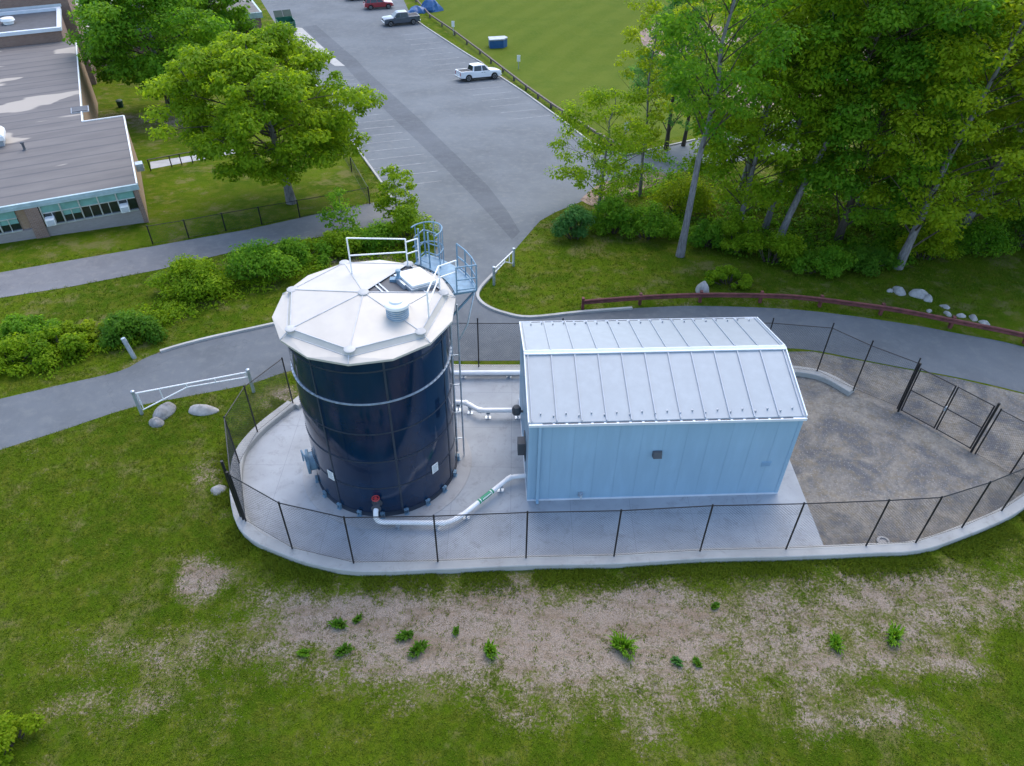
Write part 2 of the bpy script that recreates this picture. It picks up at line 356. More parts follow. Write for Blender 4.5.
def sheet(name, pts, off, mat, kind="structure", px=True, parent=None):
    P = [G(*p) for p in pts] if px else [Vector((p[0], p[1], 0)) for p in pts]
    bm = bmesh.new(); f = bm.faces.new([bm.verts.new((p.x, p.y, 0)) for p in P]); f.normal_update()
    bmesh.ops.triangulate(bm, faces=[f])
    y0, y1 = min(p.y for p in P), max(p.y for p in P)
    for y in range(36, 112):
        if y0 < y < y1:
            bmesh.ops.bisect_plane(bm, geom=bm.verts[:]+bm.edges[:]+bm.faces[:], plane_co=(0, y, 0), plane_no=(0, 1, 0))
    for v in bm.verts: v.co.z = T(v.co.y)+off
    bmesh.ops.recalc_face_normals(bm, faces=bm.faces)
    if bm.faces and sum(f.normal.z for f in bm.faces) < 0: bmesh.ops.reverse_faces(bm, faces=bm.faces)
    me = bpy.data.meshes.new(name); bm.to_mesh(me); bm.free(); me.materials.append(mat)
    o = bpy.data.objects.new(name, me); link(o, parent)
    if kind: o["kind"] = kind
    return o
def smooth_px(pts, n=4):
    out = []
    for i in range(len(pts)-1):
        p0 = pts[max(i-1, 0)]; p1 = pts[i]; p2 = pts[i+1]; p3 = pts[min(i+2, len(pts)-1)]
        for k in range(n):
            t = k/n
            out.append(tuple(.5*(2*p1[j]+(p2[j]-p0[j])*t+(2*p0[j]-5*p1[j]+4*p2[j]-p3[j])*t*t+(3*p1[j]-p0[j]-3*p2[j]+p3[j])*t**3) for j in range(2)))
    return out+[pts[-1]]

road_front = smooth_px([(-120, 490), (0, 450), (60, 431), (130, 408), (190, 396), (250, 384), (290, 371), (340, 363), (400, 361), (470, 361), (560, 360), (680, 356), (770, 349), (810, 350), (858, 359), (905, 368), (955, 377), (1024, 393), (1150, 428)])
road_back_r = smooth_px([(1150, 385), (1024, 347), (960, 334), (900, 323), (800, 310), (700, 306), (640, 308), (580, 312), (530, 317), (505, 313), (485, 305), (478, 297)])
lot_right = [(478, 297), (483, 286), (497, 270), (515, 250), (540, 221), (556, 212), (578, 203), (606, 190), (650, 178), (720, 165), (800, 150), (800, 118), (705, 137), (625, 155), (592, 143), (565, 123), (523, 92), (480, 62), (425, 27), (412, 18), (385, -40), (370, -90)]
lot_left = [(225, -70), (262, 2), (312, 78), (353, 143), (378, 178), (398, 208), (415, 226), (432, 236), (438, 246), (432, 258), (400, 285)]
road_back_l = smooth_px([(400, 285), (330, 311), (272, 325), (200, 341), (150, 356), (120, 371), (60, 385), (0, 399), (-120, 428)])
sheet("service_road", road_front+road_back_r+[(478, 280), (430, 262)]+road_back_l, .008, MAT['asphalt'])
sheet("parking_lot", [(432, 262), (478, 280)]+lot_right+lot_left, .012, MAT['lot'])
sheet("path", [(-120, 298), (0, 272.7), (100, 255.5), (150, 247), (246, 230), (300, 218), (345, 208), (372, 203), (392, 199), (410, 220), (402, 223), (386, 223.5), (340, 234), (250, 248), (158, 270), (70, 287), (0, 298), (-120, 324)], .016, MAT['path'])
sheet("asphalt_patch", [(303, 27), (316, 25), (356, 59), (418, 118), (488, 186), (508, 212), (520, 232), (512, 240), (496, 222), (472, 196), (440, 163), (388, 113), (345, 66)], .016, MAT['patch'])
sheet("concrete_apron", [(278, 26), (302, 28), (345, 66), (335, 66), (297, 38)], .020, MAT['kerb'])
sheet("footpath", [(150, 162), (235, 149), (237, 153), (151, 169)], .008, MAT['ring'])
sheet("playing_field", [(425, 5), (440, 26), (525, 88), (575, 121), (625, 148), (700, 132), (800, 112), (1000, 80), (1300, 40), (1400, -100), (330, -130)], .004, MAT['field'])
sheet("infield_dirt", smooth_px([(640, 32), (655, 24), (680, 22), (720, 26), (740, 40), (700, 52), (664, 56), (644, 46), (640, 32)]), .009, MAT['dirt'])
sheet("infield_dirt", smooth_px([(715, 78), (740, 66), (790, 66), (900, 40), (960, 50), (900, 90), (800, 104), (740, 106), (715, 78)]), .013, MAT['dirt'])
sheet("dirt_bank", smooth_px([(580, 200), (600, 184), (630, 176), (660, 172), (665, 182), (625, 195), (598, 207), (580, 200)]), .020, MAT['dirt'])

def worn_line(mb, a, b, w, off):
    a = Vector((a.x, a.y, 0)); b = Vector((b.x, b.y, 0)); d = (b-a).normalized(); n = Vector((-d.y, d.x, 0))*w/2
    N = max(1, int((b-a).length)); 
    for k in range(N):
        p = a.lerp(b, k/N); q = a.lerp(b, (k+1)/N)
        mb.face([(v.x, v.y, T(v.y)+off) for v in (p-n, q-n, q+n, p+n)])
lm = MB(); rnd = random.Random(3)
A0, A1 = G(430, 31), G(560, 120); B0, B1 = G(312, 78), G(392, 198)
inw = Vector((-.99, -.30, 0)).normalized()
for k in range(17):
    p = A0.lerp(A1, (k+.3)/17); q = p+(-Vector((A1-A0).to_2d().orthogonal().normalized()).to_3d()*5.0)
    worn_line(lm, p.lerp(q, .05), p.lerp(q, .92+.1*rnd.random()), .09, .017)
for k in range(18):
    p = B0.lerp(B1, k/18); q = p+Vector((A1-A0).to_2d().orthogonal().normalized()).to_3d()*5.0
    worn_line(lm, p.lerp(q, .03), p.lerp(q, .85+.2*rnd.random()), .09, .017)
o = lm.build("parking_lines", MAT['paint']); tag(o, kind="structure")

def strip(name, pts, w, h, mat, px=True, base=-.05, step=.8, **k):
    P = [G(*p) for p in pts] if px else [Vector(p) for p in pts]
    out = [P[0]]
    for a, b in zip(P, P[1:]):
        n = max(1, int((b-a).length/step))
        out += [a.lerp(b, (i+1)/n) for i in range(n)]
    loops = []
    for i, p in enumerate(out):
        d = out[min(i+1, len(out)-1)]-out[max(i-1, 0)]; d.z = 0; d.normalize(); n = Vector((-d.y, d.x, 0))*w/2; z = T(p.y)
        loops.append([Vector((p.x-n.x, p.y-n.y, z+base)), Vector((p.x+n.x, p.y+n.y, z+base)), Vector((p.x+n.x*.85, p.y+n.y*.85, z+h)), Vector((p.x-n.x*.85, p.y-n.y*.85, z+h))])
    mb = MB(); mb.loft(loops); o = mb.build(name, mat, **k); return tag(o, kind="structure")
strip("kerb", smooth_px([(632, 309), (580, 313), (530, 318), (505, 314), (487, 307), (478, 298), (481, 288), (496, 272)]), .2, .13, MAT['kerb'])
strip("kerb", road_back_l[4:16], .18, .13, MAT['kerb'])
strip("kerb", [(405, 12), (425, 27), (480, 62), (523, 92), (560, 119), (570, 127), (592, 144), (625, 156), (705, 138), (790, 121)], .2, .13, MAT['kerb'])
strip("kerb", [(300, 58), (353, 143), (378, 178), (396, 205)], .2, .13, MAT['kerb'])


# ------------------------------------------------------------------ compound: pad, gravel, kerb wall
WALLH = .3
fence_px = [(293, 403), (257.6, 431.8), (239.3, 463), (246, 521), (292.3, 548.5), (353.7, 563), (437.9, 561.6), (526, 557.8), (614, 556), (700, 551), (786, 549), (866, 545.7), (915.7, 542.6), (961.8, 527.5), (1001.6, 510.6), (1030, 492), (1050, 474)]
FP = [U(x, y, WALLH) for x, y in fence_px]
back_px = [(293, 403), (318, 385), (352, 373), (410, 366), (478.8, 366.5), (560, 366.5), (660, 366), (760, 366), (817, 371), (853.7, 389)]
BP = [U(x, y, WALLH) for x, y in back_px]
gate_px = [(853.7, 389), (896, 411), (972.8, 453), (1050, 490)]
def crv(P, n=5):
    P2 = [(p.x, p.y) for p in P]; return [Vector((x, y, 0)) for x, y in smooth_px(P2, n)]
inner = crv(FP[:15])
pad_front = [(p.x, p.y) for p in inner]
R0 = G(825, 549); R1 = G(790, 461); dR = R1-R0
padR = [(R0.x, R0.y), (R0.x+dR.x*3., R0.y+dR.y*3.)]
bp2 = [(p.x, p.y) for p in crv(BP)]
pad_poly = [p for p in pad_front if p[0] < R0.x-.3]+[padR[0], (padR[0][0]+dR.x*2.55, padR[0][1]+dR.y*2.55)]+[p for p in reversed(bp2) if p[0] < 9]
sheet("concrete_pad", pad_poly, .016, MAT['pad'], px=False)
gr = [p for p in pad_front if p[0] > R0.x-1.]+[(FP[15].x, FP[15].y), (FP[16].x, FP[16].y)]+[(G(*q).x, G(*q).y) for q in [(1130, 424), (1024, 394.3), (955, 378.2), (905, 369.2), (858, 360.3), (812, 351.5), (780, 352)]]+[(8, 31.2), (8, 20)]
sheet("gravel_yard", gr, .012, MAT['gravel'], px=False)

def wall(name, P, w_in, w_out, h, mat, base=-.15):
    loops = []
    for i, p in enumerate(P):
        d = P[min(i+1, len(P)-1)]-P[max(i-1, 0)]; d.z = 0; d.normalize(); n = Vector((d.y, -d.x, 0))
        a = p-n*w_in; b = p+n*w_out; c = .03
        loops.append([Vector((a.x, a.y, base)), Vector((b.x, b.y, base)), Vector((b.x, b.y, h-c)), Vector((b.x-n.x*c, b.y-n.y*c, h)), Vector((a.x+n.x*c, a.y+n.y*c, h)), Vector((a.x, a.y, h-c))])
    mb = MB(); mb.loft(loops); return mb.build(name, mat)
full = crv(FP[:16], 6)
w = wall("retaining_kerb", full, .14, .38, WALLH, MAT['kerb']); tag(w, "low pale concrete kerb wall curving round the front of the fenced compound", "kerb wall", kind="thing")
w = wall("retaining_kerb", list(reversed(crv(BP, 5))), .35, .2, WALLH-.004, MAT['kerb']); tag(w, "low concrete kerb wall along the back of the compound beside the road", "kerb wall", kind="thing")

# chain-link fences -------------------------------------------------
def chain(mb, a, b, z0, z1, sp=.085, r=.0036):
    a = Vector(a); b = Vector(b); d = b-a; d.z = 0; Lh = d.length; d.normalize(); hgt = z1-z0; n = Vector((-d.y, d.x, 0))
    k = -hgt
    while k < Lh:
        for sg in (1, -1):
            s0, s1 = k, k+hgt
            u0, u1 = max(s0, 0), min(s1, Lh)
            if u1-u0 > .02:
                if sg > 0: za, zb = z0+(u0-s0), z0+(u1-s0)
                else: za, zb = z1-(u0-s0), z1-(u1-s0)
                p = a+d*u0; q = a+d*u1; p.z = za; q.z = zb
                t = (q-p).normalized(); x = n*r; y = t.cross(n)*r
                mb.frus([p+x, p-x*.5+y*.87, p-x*.5-y*.87], [q+x, q-x*.5+y*.87, q-x*.5-y*.87], False)
        k += sp*1.414
def fence(name, label, cat, P, hgt, base=0., post_r=.035, sp=.085, group=None, ext=.0, terr=False, posts=None, fabric=True):
    root = thing(name, label, cat, P[0], group)
    Z = lambda p: (T(p.y) if terr else 0)+base
    for i, p in enumerate(P):
        if posts is not None and i not in posts: continue
        m = MB(); m.tube([(p.x, p.y, Z(p)-.1), (p.x, p.y, Z(p)+hgt+ext)], post_r, 8); m.lathe((p.x, p.y, Z(p)+hgt+ext), [(post_r*1.25, -.02), (post_r*1.2, .03), (.01, .06)], 8)
        part("post", m, MAT['black'], root, smooth=True, auto=40)
    rl = MB(); fb = MB(); bw = MB()
    for a, b in zip(P, P[1:]):
        rl.tube([(a.x, a.y, Z(a)+hgt-.02), (b.x, b.y, Z(b)+hgt-.02)], .022, 6)
        bw.tube([(a.x, a.y, Z(a)+.06), (b.x, b.y, Z(b)+.06)], .008, 5)
        if fabric: chain(fb, a, b, (Z(a)+Z(b))/2+.03, (Z(a)+Z(b))/2+hgt-.03, sp)
    part("top_rail", rl, MAT['black'], root); part("tension_wire", bw, MAT['wire'], root)
    if fabric: part("wire_fabric", fb, MAT['wire'], root)
    return root
HF = 2.84
fence("chain_link_fence", "tall black chain-link fence curving round the front and left of the compound", "fence", FP[:16]+[U(1040, 481, WALLH)], HF, WALLH)
fence("chain_link_fence", "tall black chain-link fence between the compound and the road behind it", "fence", BP[1:]+[U(896, 411, 0.02)], HF, WALLH-.02, ext=.25)
g2 = [U(*q, 0) for q in [(975, 454), (1010, 474), (1043, 489)]]
fence("chain_link_fence", "short black chain-link run right of the double gate at the picture edge", "fence", g2, HF, 0.)
# tall posts of a shut maintenance opening on the left corner
cp = FP[3]; q0 = U(241, 516, WALLH)
r0 = thing("gate_post_pair", "pair of taller black posts standing on the kerb corner left of the tank", "fence post", q0)
for p, hh in ((q0, 3.35), (U(243.5, 519, WALLH), 2.9)):
    m = MB(); m.tube([(p.x, p.y, WALLH-.1), (p.x, p.y, WALLH+hh)], .06, 10); part("post", m, MAT['black'], r0, smooth=True, auto=40)
# double swing gate
gA, gM, gB = U(898, 411.5, 0), U(934, 431, 0), U(971, 452, 0)
gr_ = thing("chain_link_gate", "black double-leaf chain-link gate across the gravel entrance", "gate", gA)
for p in (gA, gB):
    m = MB(); m.tube([(p.x, p.y, -.1), (p.x, p.y, 3.05)], .055, 10); m.lathe((p.x, p.y, 3.05), [(.065, 0), (.06, .05), (.01, .08)], 10); part("gate_post", m, MAT['black'], gr_, smooth=True, auto=40)
for a, b in ((gA.lerp(gM, .06), gA.lerp(gM, .97)), (gB.lerp(gM, .97), gB.lerp(gM, .06))):
    m = MB()
    for z in (.18, 1.5, 2.85): m.tube([(a.x, a.y, z), (b.x, b.y, z)], .028, 6)
    for p in (a, b): m.tube([(p.x, p.y, .15), (p.x, p.y, 2.88)], .036, 6)
    fo = part("gate_leaf", m, MAT['black'], gr_, smooth=True, auto=40)
    m = MB(); chain(m, a, b, .2, 2.83); m.build("wire_fabric", MAT['wire'], fo, origin=gr_.location)
m = MB(); m.box((gM.x-.06, gM.y-.05, 1.35), (gM.x+.06, gM.y+.05, 1.6)); part("latch", m, MAT['galv'], gr_)

# ------------------------------------------------------------------ water tank
TC = Vector((-5.67, 23.6, 0)); TR = 3.16; RT = 8.56
tank = thing("water_tank", "tall round navy-blue storage tank with a white faceted dome roof", "water tank", TC)
def cyl(mb, z0, z1, r, n=96, a0=0, a1=2*math.pi, th=0):
    for i in range(n):
        a = a0+(a1-a0)*i/n; b = a0+(a1-a0)*(i+1)/n
        mb.raw([(TC.x+r*math.cos(a), TC.y+r*math.sin(a), z0), (TC.x+r*math.cos(b), TC.y+r*math.sin(b), z0), (TC.x+r*math.cos(b), TC.y+r*math.sin(b), z1), (TC.x+r*math.cos(a), TC.y+r*math.sin(a), z1)], [(0, 1, 2, 3)])
RINGZ = [.25, 1.8, 3.35, 4.9, 6.45, 8.0]
def loopc(r, z, n=112, a0=0): return [Vector((TC.x+r*math.cos(a0+2*math.pi*i/n), TC.y+r*math.sin(a0+2*math.pi*i/n), z)) for i in range(n)]
m = MB(); zs = [.05]+RINGZ+[RT]; prof = []
for i, (z0, z1) in enumerate(zip(zs, zs[1:])):
    r = TR-.006*(i % 2); prof += [loopc(r, z0+.004), loopc(r, z1-.004)]
m.loft(prof, True)
sh = part("shell", m, MAT['tank'], tank, smooth=True, auto=30)
m = MB()
for z in RINGZ:
    if z == 6.45: continue
    m.loft([loopc(TR-.02, z-.035), loopc(TR+.012, z-.035), loopc(TR+.012, z+.035), loopc(TR-.02, z+.035)], False)
for k in range(7):
    a = math.radians(-122+51.43*k)
    p = lambda r, da, z: (TC.x+r*math.cos(a+da), TC.y+r*math.sin(a+da), z)
    for z0, z1 in zip(zs, zs[1:]):
        m.frus([p(TR-.02, -.012, z0+.03), p(TR-.02, .012, z0+.03), p(TR+.014, .012, z0+.03), p(TR+.014, -.012, z0+.03)], [p(TR-.02, -.012, z1-.03), p(TR-.02, .012, z1-.03), p(TR+.014, .012, z1-.03), p(TR+.014, -.012, z1-.03)])
m.build("sheet_seams", MAT['seam'], sh, origin=tank.location)
m = MB()
for z in RINGZ:
    n = 168
    for i in range(n):
        a = 2*math.pi*i/n; x, y = TC.x+(TR+.018)*math.cos(a), TC.y+(TR+.018)*math.sin(a)
        if z != 6.45: m.box((x-.012, y-.012, z-.012), (x+.012, y+.012, z+.012))
o = m.build("seam_bolts", MAT['seam'], sh, origin=tank.location)
m = MB(); m.loft([loopc(TR-.03, 6.45), loopc(TR+.05, 6.45), loopc(TR+.05, 6.465), loopc(TR+.016, 6.47), loopc(TR+.016, 6.505), loopc(TR-.03, 6.505)], False)
for i in range(84):
    a = 2*math.pi*i/84; x, y = TC.x+(TR+.035)*math.cos(a), TC.y+(TR+.035)*math.sin(a); m.box((x-.018, y-.018, 6.465), (x+.018, y+.018, 6.50))
part("stiffener_ring", m, MAT['galv'], tank, smooth=True, auto=30)
m = MB(); m.loft([loopc(TR-.03, .02), loopc(TR+.1, .02), loopc(TR+.1, .05), loopc(TR+.03, .05), loopc(TR+.03, .22), loopc(TR-.03, .22)], False)
part("base_ring", m, MAT['seam'], tank, smooth=True, auto=30)
m = MB(); m.loft([loopc(3.85, -.1), loopc(3.85, .045), loopc(3.8, .055), loopc(.2, .055)], True); part("foundation", m, MAT['ring'], tank)
lug0 = None
for k in range(20):
    a = math.radians(-90+18*k+4)
    if lug0 is None:
        m = MB(); m.box((.0, -.08, .0), (.11, -.06, .26)); m.box((.0, .06, .0), (.11, .08, .26)); m.box((.0, -.1, .26), (.12, .1, .29)); m.box((.0, -.1, .0), (.15, .1, .02)); m.tube([(.07, 0, 0), (.07, 0, .37)], .02, 6)
        lug0 = m.build("anchor_lug", MAT['bluegalv'], tank); lg = lug0
    else:
        lg = lug0.copy(); link(lg, tank)
    lg.location = ((TR+.02)*math.cos(a), (TR+.02)*math.sin(a), .055); lg.rotation_euler = (0, 0, a)
# dome
NA = [math.radians(-91+360/7*k) for k in range(7)]
P3 = lambda r, a, z: Vector((TC.x+r*math.cos(a), TC.y+r*math.sin(a), z))
APX = Vector((TC.x, TC.y, 9.36)); RZ = 8.97
m = MB()
for k in range(7):
    a, b = NA[k], NA[k]+2*math.pi/7; mid = (a+b)/2
    A, B = P3(3.04, a, RZ), P3(3.04, b, RZ); A2, B2 = P3(3.22, a, RZ-.19), P3(3.22, b, RZ-.19)
    if k != 2:
        m.m = 0; m.face([APX, A, B])
    else:
        m.m = 1; m.face([APX-Vector((0, 0, .05)), A-Vector((0, 0, .05)), B-Vector((0, 0, .05))])
    m.m = 0; m.face([A, A2, B2, B])
    O0, O1, O2 = P3(3.5, a, RZ-.29), P3(3.5, mid, RZ-.29), P3(3.5, b, RZ-.29)
    m.face([A2, O0, O1]); m.face([A2, O1, B2]); m.face([B2, O1, O2])
    dz = Vector((0, 0, -.09)); m.face([O0, O0+dz, O1+dz, O1]); m.face([O1, O1+dz, O2+dz, O2])
    I0, I1 = P3(TR-.05, a, RZ-.38), P3(TR-.05, b, RZ-.38); m.face([O0+dz, I0, I1, O2+dz, O1+dz])
dome = part("dome_roof", m, [MAT['domewhite'], MAT['dark']], tank)
m = MB()
for k in range(7):
    a, b = NA[k], NA[k]+2*math.pi/7
    A, B = P3(3.04, a, RZ+.012), P3(3.04, b, RZ+.012); up = Vector((0, 0, .012))
    m.bar(APX+up, A, .04, .02); m.bar(A, B, .035, .02); m.bar(A, P3(3.5, a, RZ-.275), .03, .02); m.bar(P3(3.22, a, RZ-.18), P3(3.22, b, RZ-.18), .03, .02)
m.build("batten", MAT['domegrey'], dome, origin=tank.location)
nc = None
for p in [APX]+[P3(3.03, a, RZ) for a in NA]:
    if nc is None:
        m = MB(); m.lathe((0, 0, 0), [(.205, -.03), (.21, .02), (.195, .03), (.05, .035)], 24); nc = m.build("node_cover", MAT['covergrey'], dome, smooth=True, auto=35); c = nc
    else: c = nc.copy(); link(c, dome)
    c.location = p-TC
# open hatch in the dark facet
hc = U(416, 281, 9.05); m = MB(); a2 = NA[2]+math.pi/7
Mh = Matrix.Translation(hc) @ Matrix.Rotation(a2, 4, 'Z') @ Matrix.Rotation(math.radians(7), 4, 'Y')
m.box((-.55, -.62, .1), (.55, .62, .22), Mh); hl = part("roof_hatch", m, MAT['whitepaint'], tank, bevel=.03)
m = MB(); m.box((-.62, -.69, -.25), (.62, .69, .1), Mh); m.box((-.72, -.3, -.1), (-.62, .3, .14), Mh); m.build("hatch_curb", MAT['galv'], hl, origin=tank.location)
m = MB(); mc = U(399, 281, 9.1); m.lathe((mc.x, mc.y, 9.0), [(.13, 0), (.13, .3), (.07, .34), (.07, .5), (.1, .5), (.1, .6), (.02, .62)], 12); m.box((mc.x-.35, mc.y-.1, 9.0), (mc.x-.1, mc.y+.12, 9.22)); m.tube([(mc.x, mc.y, 9.1), (mc.x+.3, mc.y-.25, 9.15), (mc.x+.7, mc.y-.3, 9.12)], .05, 6)
part("level_gauge", m, MAT['bluegalv'], tank, smooth=True, auto=35)
m = MB()
for s_ in (.25, .32, .8): 
    A, B = P3(3.0, NA[2], RZ-.03), P3(3.0, NA[3], RZ-.03); m.bar(APX.lerp(A, s_)-Vector((0, 0, .02)), APX.lerp(B, s_)-Vector((0, 0, .02)), .06, .04)
m.build("screen_bar", MAT['galv'], dome, origin=tank.location)
# mushroom vent
vc = U(398, 316, 9.08); m = MB()
m.lathe((vc.x, vc.y, 8.98), [(.48, -.02), (.48, .06), (.40, .08), (.40, .58), (.43, .6)], 28); vt = part("vent_neck", m, MAT['galv'], tank, smooth=True, auto=35)
m = MB()
for z in (.16, .25, .34, .43, .52): m.lathe((vc.x, vc.y, 8.98+z), [(.405, 0), (.42, .02), (.405, .035)], 28)
m.build("louvre_ring", MAT['bluegalv'], vt, origin=tank.location)
m = MB(); m.lathe((vc.x, vc.y, 9.56), [(.42, 0), (.47, .03), (.47, .14), (.41, .19), (.27, .21), (.27, .27), (.22, .30), (.03, .31)], 28); part("vent_cap", m, MAT['whitepaint'], tank, smooth=True, auto=35)
# roof railings
def rail(name, pts, hgt, mat, r=.028, mids=(.55,)):
    m = MB()
    for p in pts: m.tube([p, p+Vector((0, 0, hgt))], r, 8)
    for f in (1.,)+tuple(mids): m.tube([p+Vector((0, 0, hgt*f)) for p in pts], r, 8)
    return part(name, m, mat, tank, smooth=True, auto=40)
ra0, ra1 = U(352.6, 277, 8.95), U(408, 268, 8.85)
h0, h1 = zAt(ra0.x, ra0.y, 238)-ra0.z, zAt(ra1.x, ra1.y, 239)-ra1.z
m = MB(); uz = Vector((0, 0, 1))
for p, h_ in ((ra0, h0), (ra1, h1)): m.tube([p, p+uz*h_], .032, 8)
for f in (1., .56): m.tube([ra0+uz*h0*f, ra1+uz*h1*f], .03, 8)
part("roof_railing", m, MAT['whitepaint'], tank, smooth=True, auto=40)
ra2 = P3(3.55, math.radians(60), 8.75)
rail("roof_railing", [ra1, ra2], 1.2, MAT['whitepaint'], .03)
rb0, rb1 = U(429, 318, 8.95), U(440, 291, 8.85)
rail("roof_railing", [rb0, rb1, P3(3.75, math.radians(24), 8.75)], 1.12, MAT['whitepaint'], .03)
m = MB(); m.tube([rb0+Vector((0, 0, 1.05)), U(410, 304, 9.15)], .015, 6); part("railing_brace", m, MAT['galv'], tank)
# access platform and caged ladder
PZ = 8.72; A0_, A1_ = math.radians(16), math.radians(64); NP = 12
m = MB()
for i in range(NP):
    a, b = A0_+(A1_-A0_)*i/NP, A0_+(A1_-A0_)*(i+1)/NP
    m.frus([P3(3.52, a, PZ-.06), P3(4.42, a, PZ-.06), P3(4.42, b, PZ-.06), P3(3.52, b, PZ-.06)], [P3(3.52, a, PZ), P3(4.42, a, PZ), P3(4.42, b, PZ), P3(3.52, b, PZ)])
plat = part("access_platform", m, MAT['bluegalv'], tank)
m = MB()
for a in np.linspace(A0_+.03, A1_-.03, 4):
    m.bar(P3(4.38, a, PZ-.1), P3(TR+.02, a, PZ-1.35), .07); m.bar(P3(TR+.02, a, PZ-.1), P3(4.4, a, PZ-.1), .07, .09)
m.build("bracket", MAT['bluegalv'], plat, origin=tank.location)
arc = [P3(4.4, A0_+(A1_-A0_)*i/6, PZ) for i in range(0, 4)]
rail("platform_railing", [P3(3.6, A0_, PZ)]+arc, 1.15, MAT['bluegalv'], .03, (.5, .1))
rail("platform_railing", [P3(4.4, A0_+(A1_-A0_)*.80, PZ), P3(4.4, A1_, PZ), P3(3.7, A1_, PZ)], 1.15, MAT['bluegalv'], .03, (.5, .1))
LA = math.radians(56); lr = 3.62; tx = Vector((-math.sin(LA), math.cos(LA), 0)); rx = Vector((math.cos(LA), math.sin(LA), 0)); LC = TC+rx*lr
m = MB()
for s_ in (-1, 1): m.tube([LC+tx*s_*.25+Vector((0, 0, .2)), LC+tx*s_*.25+Vector((0, 0, 10.35))], .035, 8)
for z in np.arange(.5, 9.0, .3): m.tube([LC-tx*.25+Vector((0, 0, z)), LC+tx*.25+Vector((0, 0, z))], .015, 6)
lad = part("ladder", m, MAT['bluegalv'], tank, smooth=True, auto=40)
m = MB()
for z in list(np.arange(2.6, 8.6, 1.2))+[9.4, 10.3]:
    m.tube([LC+tx*.62*math.cos(t)+rx*(.15+.75*math.sin(t))+Vector((0, 0, z)) for t in np.linspace(-.2, math.pi+.2, 15)], .03, 6)
for t in np.linspace(.1, math.pi-.1, 6): m.tube([LC+tx*.62*math.cos(t)+rx*(.15+.75*math.sin(t))+Vector((0, 0, z)) for z in (2.6, 10.3)], .02, 6)
m.build("safety_cage", MAT['bluegalv'], lad, origin=tank.location)
# conduit down the right side
m = MB(); ca = math.radians(8)
m.tube([P3(TR+.35, ca, PZ-.2), P3(TR+.35, ca, .1)], .035, 8); m.tube([P3(TR+.06, ca+.05, RT-.2), P3(TR+.06, ca+.05, .2)], .045, 8)
for z in (1.2, 2.8, 4.4, 6., 7.6): m.bar(P3(TR, ca, z), P3(TR+.37, ca, z), .04)
m.tube([P3(4.3, A0_, PZ-.1), P3(3.9, ca, PZ-1.2), P3(TR+.35, ca, PZ-2.)], .03, 6)
part("conduit", m, MAT['galv'], tank, smooth=True, auto=40)
# manway on the left, placards
ma = math.radians(-163); m = MB()
Mm = Matrix.Translation(P3(TR, ma, 1.1)) @ Matrix.Rotation(ma, 4, 'Z') @ Matrix.Rotation(math.pi/2, 4, 'Y')
ring = lambda r, z, n=28: [Mm @ Vector((r*math.cos(2*math.pi*i/n), r*math.sin(2*math.pi*i/n), z)) for i in range(n)]
m.loft([ring(.42, -.05), ring(.42, .22), ring(.56, .22), ring(.56, .27)]); mw = part("manway", m, MAT['bluegalv'], tank, smooth=True, auto=35)
m = MB(); m.loft([ring(.56, .28), ring(.56, .33), ring(.2, .37)]); m.tube([Mm @ Vector((-.5, .5, .3)), Mm @ Vector((-.75, .35, .35)), Mm @ Vector((-.75, 0, .45)), Mm @ Vector((-.1, 0, .45))], .035, 8); m.build("manway_cover", MAT['bluegalv'], mw, origin=tank.location, smooth=True, auto=35)
for (px, py, zz) in ((332, 482, 2.0), (434, 476, 1.9)):
    best = min((abs(proj(P3(TR, math.radians(d), zz))[0]-px), d) for d in range(-175, 0))[1]; a = math.radians(best)
    t_ = Vector((-math.sin(a), math.cos(a), 0)); r_ = Vector((math.cos(a), math.sin(a), 0)); c = P3(TR+.03, a, zz); m = MB()
    u = Vector((0, 0, .24)); m.frus([c-t_*.17-u, c+t_*.17-u, c+t_*.17+u, c-t_*.17+u], [c-t_*.17-u+r_*.02, c+t_*.17-u+r_*.02, c+t_*.17+u+r_*.02, c-t_*.17+u+r_*.02])
    o = part("placard", m, MAT['whitepaint'], tank); m = MB()
    for j in range(5):
        q = c+r_*.022+Vector((0, 0, .16-.08*j)); m.bar(q-t_*.12, q+t_*(.12-.04*(j % 2)), .006, .03)
    m.build("placard_lettering", MAT['greytop'], o, origin=tank.location)

# ------------------------------------------------------------------ pipes
def arcpipe(pts, r=.25, n=5):
    pts = [Vector(p) for p in pts]; out = [pts[0]]
    for i in range(1, len(pts)-1):
        a = (pts[i-1]-pts[i]).normalized(); b = (pts[i+1]-pts[i]).normalized(); p0 = pts[i]+a*r; p1 = pts[i]+b*r
        for k in range(n+1):
            t = k/n; out.append(p0*(1-t)**2+pts[i]*2*t*(1-t)+p1*t*t)
    return out+[pts[-1]]
def pipe_thing(label, pts, r, supports, flanges=()):
    root = thing("pipe", label, "pipe", (pts[0][0], pts[0][1], 0)); m = MB(); P = arcpipe(pts, .3); m.tube(P, r, 14)
    part("pipe_run", m, MAT['pipewhite'], root, smooth=True, auto=50)
    for s_ in supports:
        m = MB(); m.bar((s_.x, s_.y, .02), (s_.x, s_.y, s_.z-r), .06); m.box((s_.x-.14, s_.y-.1, .018), (s_.x+.14, s_.y+.1, .05)); m.box((s_.x-.1, s_.y-.1, s_.z-r-.05), (s_.x+.1, s_.y+.1, s_.z-r)); part("pipe_support", m, MAT['galv'], root)
    for a, b in flanges:
        m = MB(); a = Vector(a); b = Vector(b); d = (b-a).normalized(); m.tube([a, b], r*1.16, 14); part("pipe_collar", m, MAT['pipewhite'], root, smooth=True, auto=50)
    return root
pz = .42
a0 = U(377, 520, pz); ta = math.atan2(a0.y-TC.y, a0.x-TC.x)
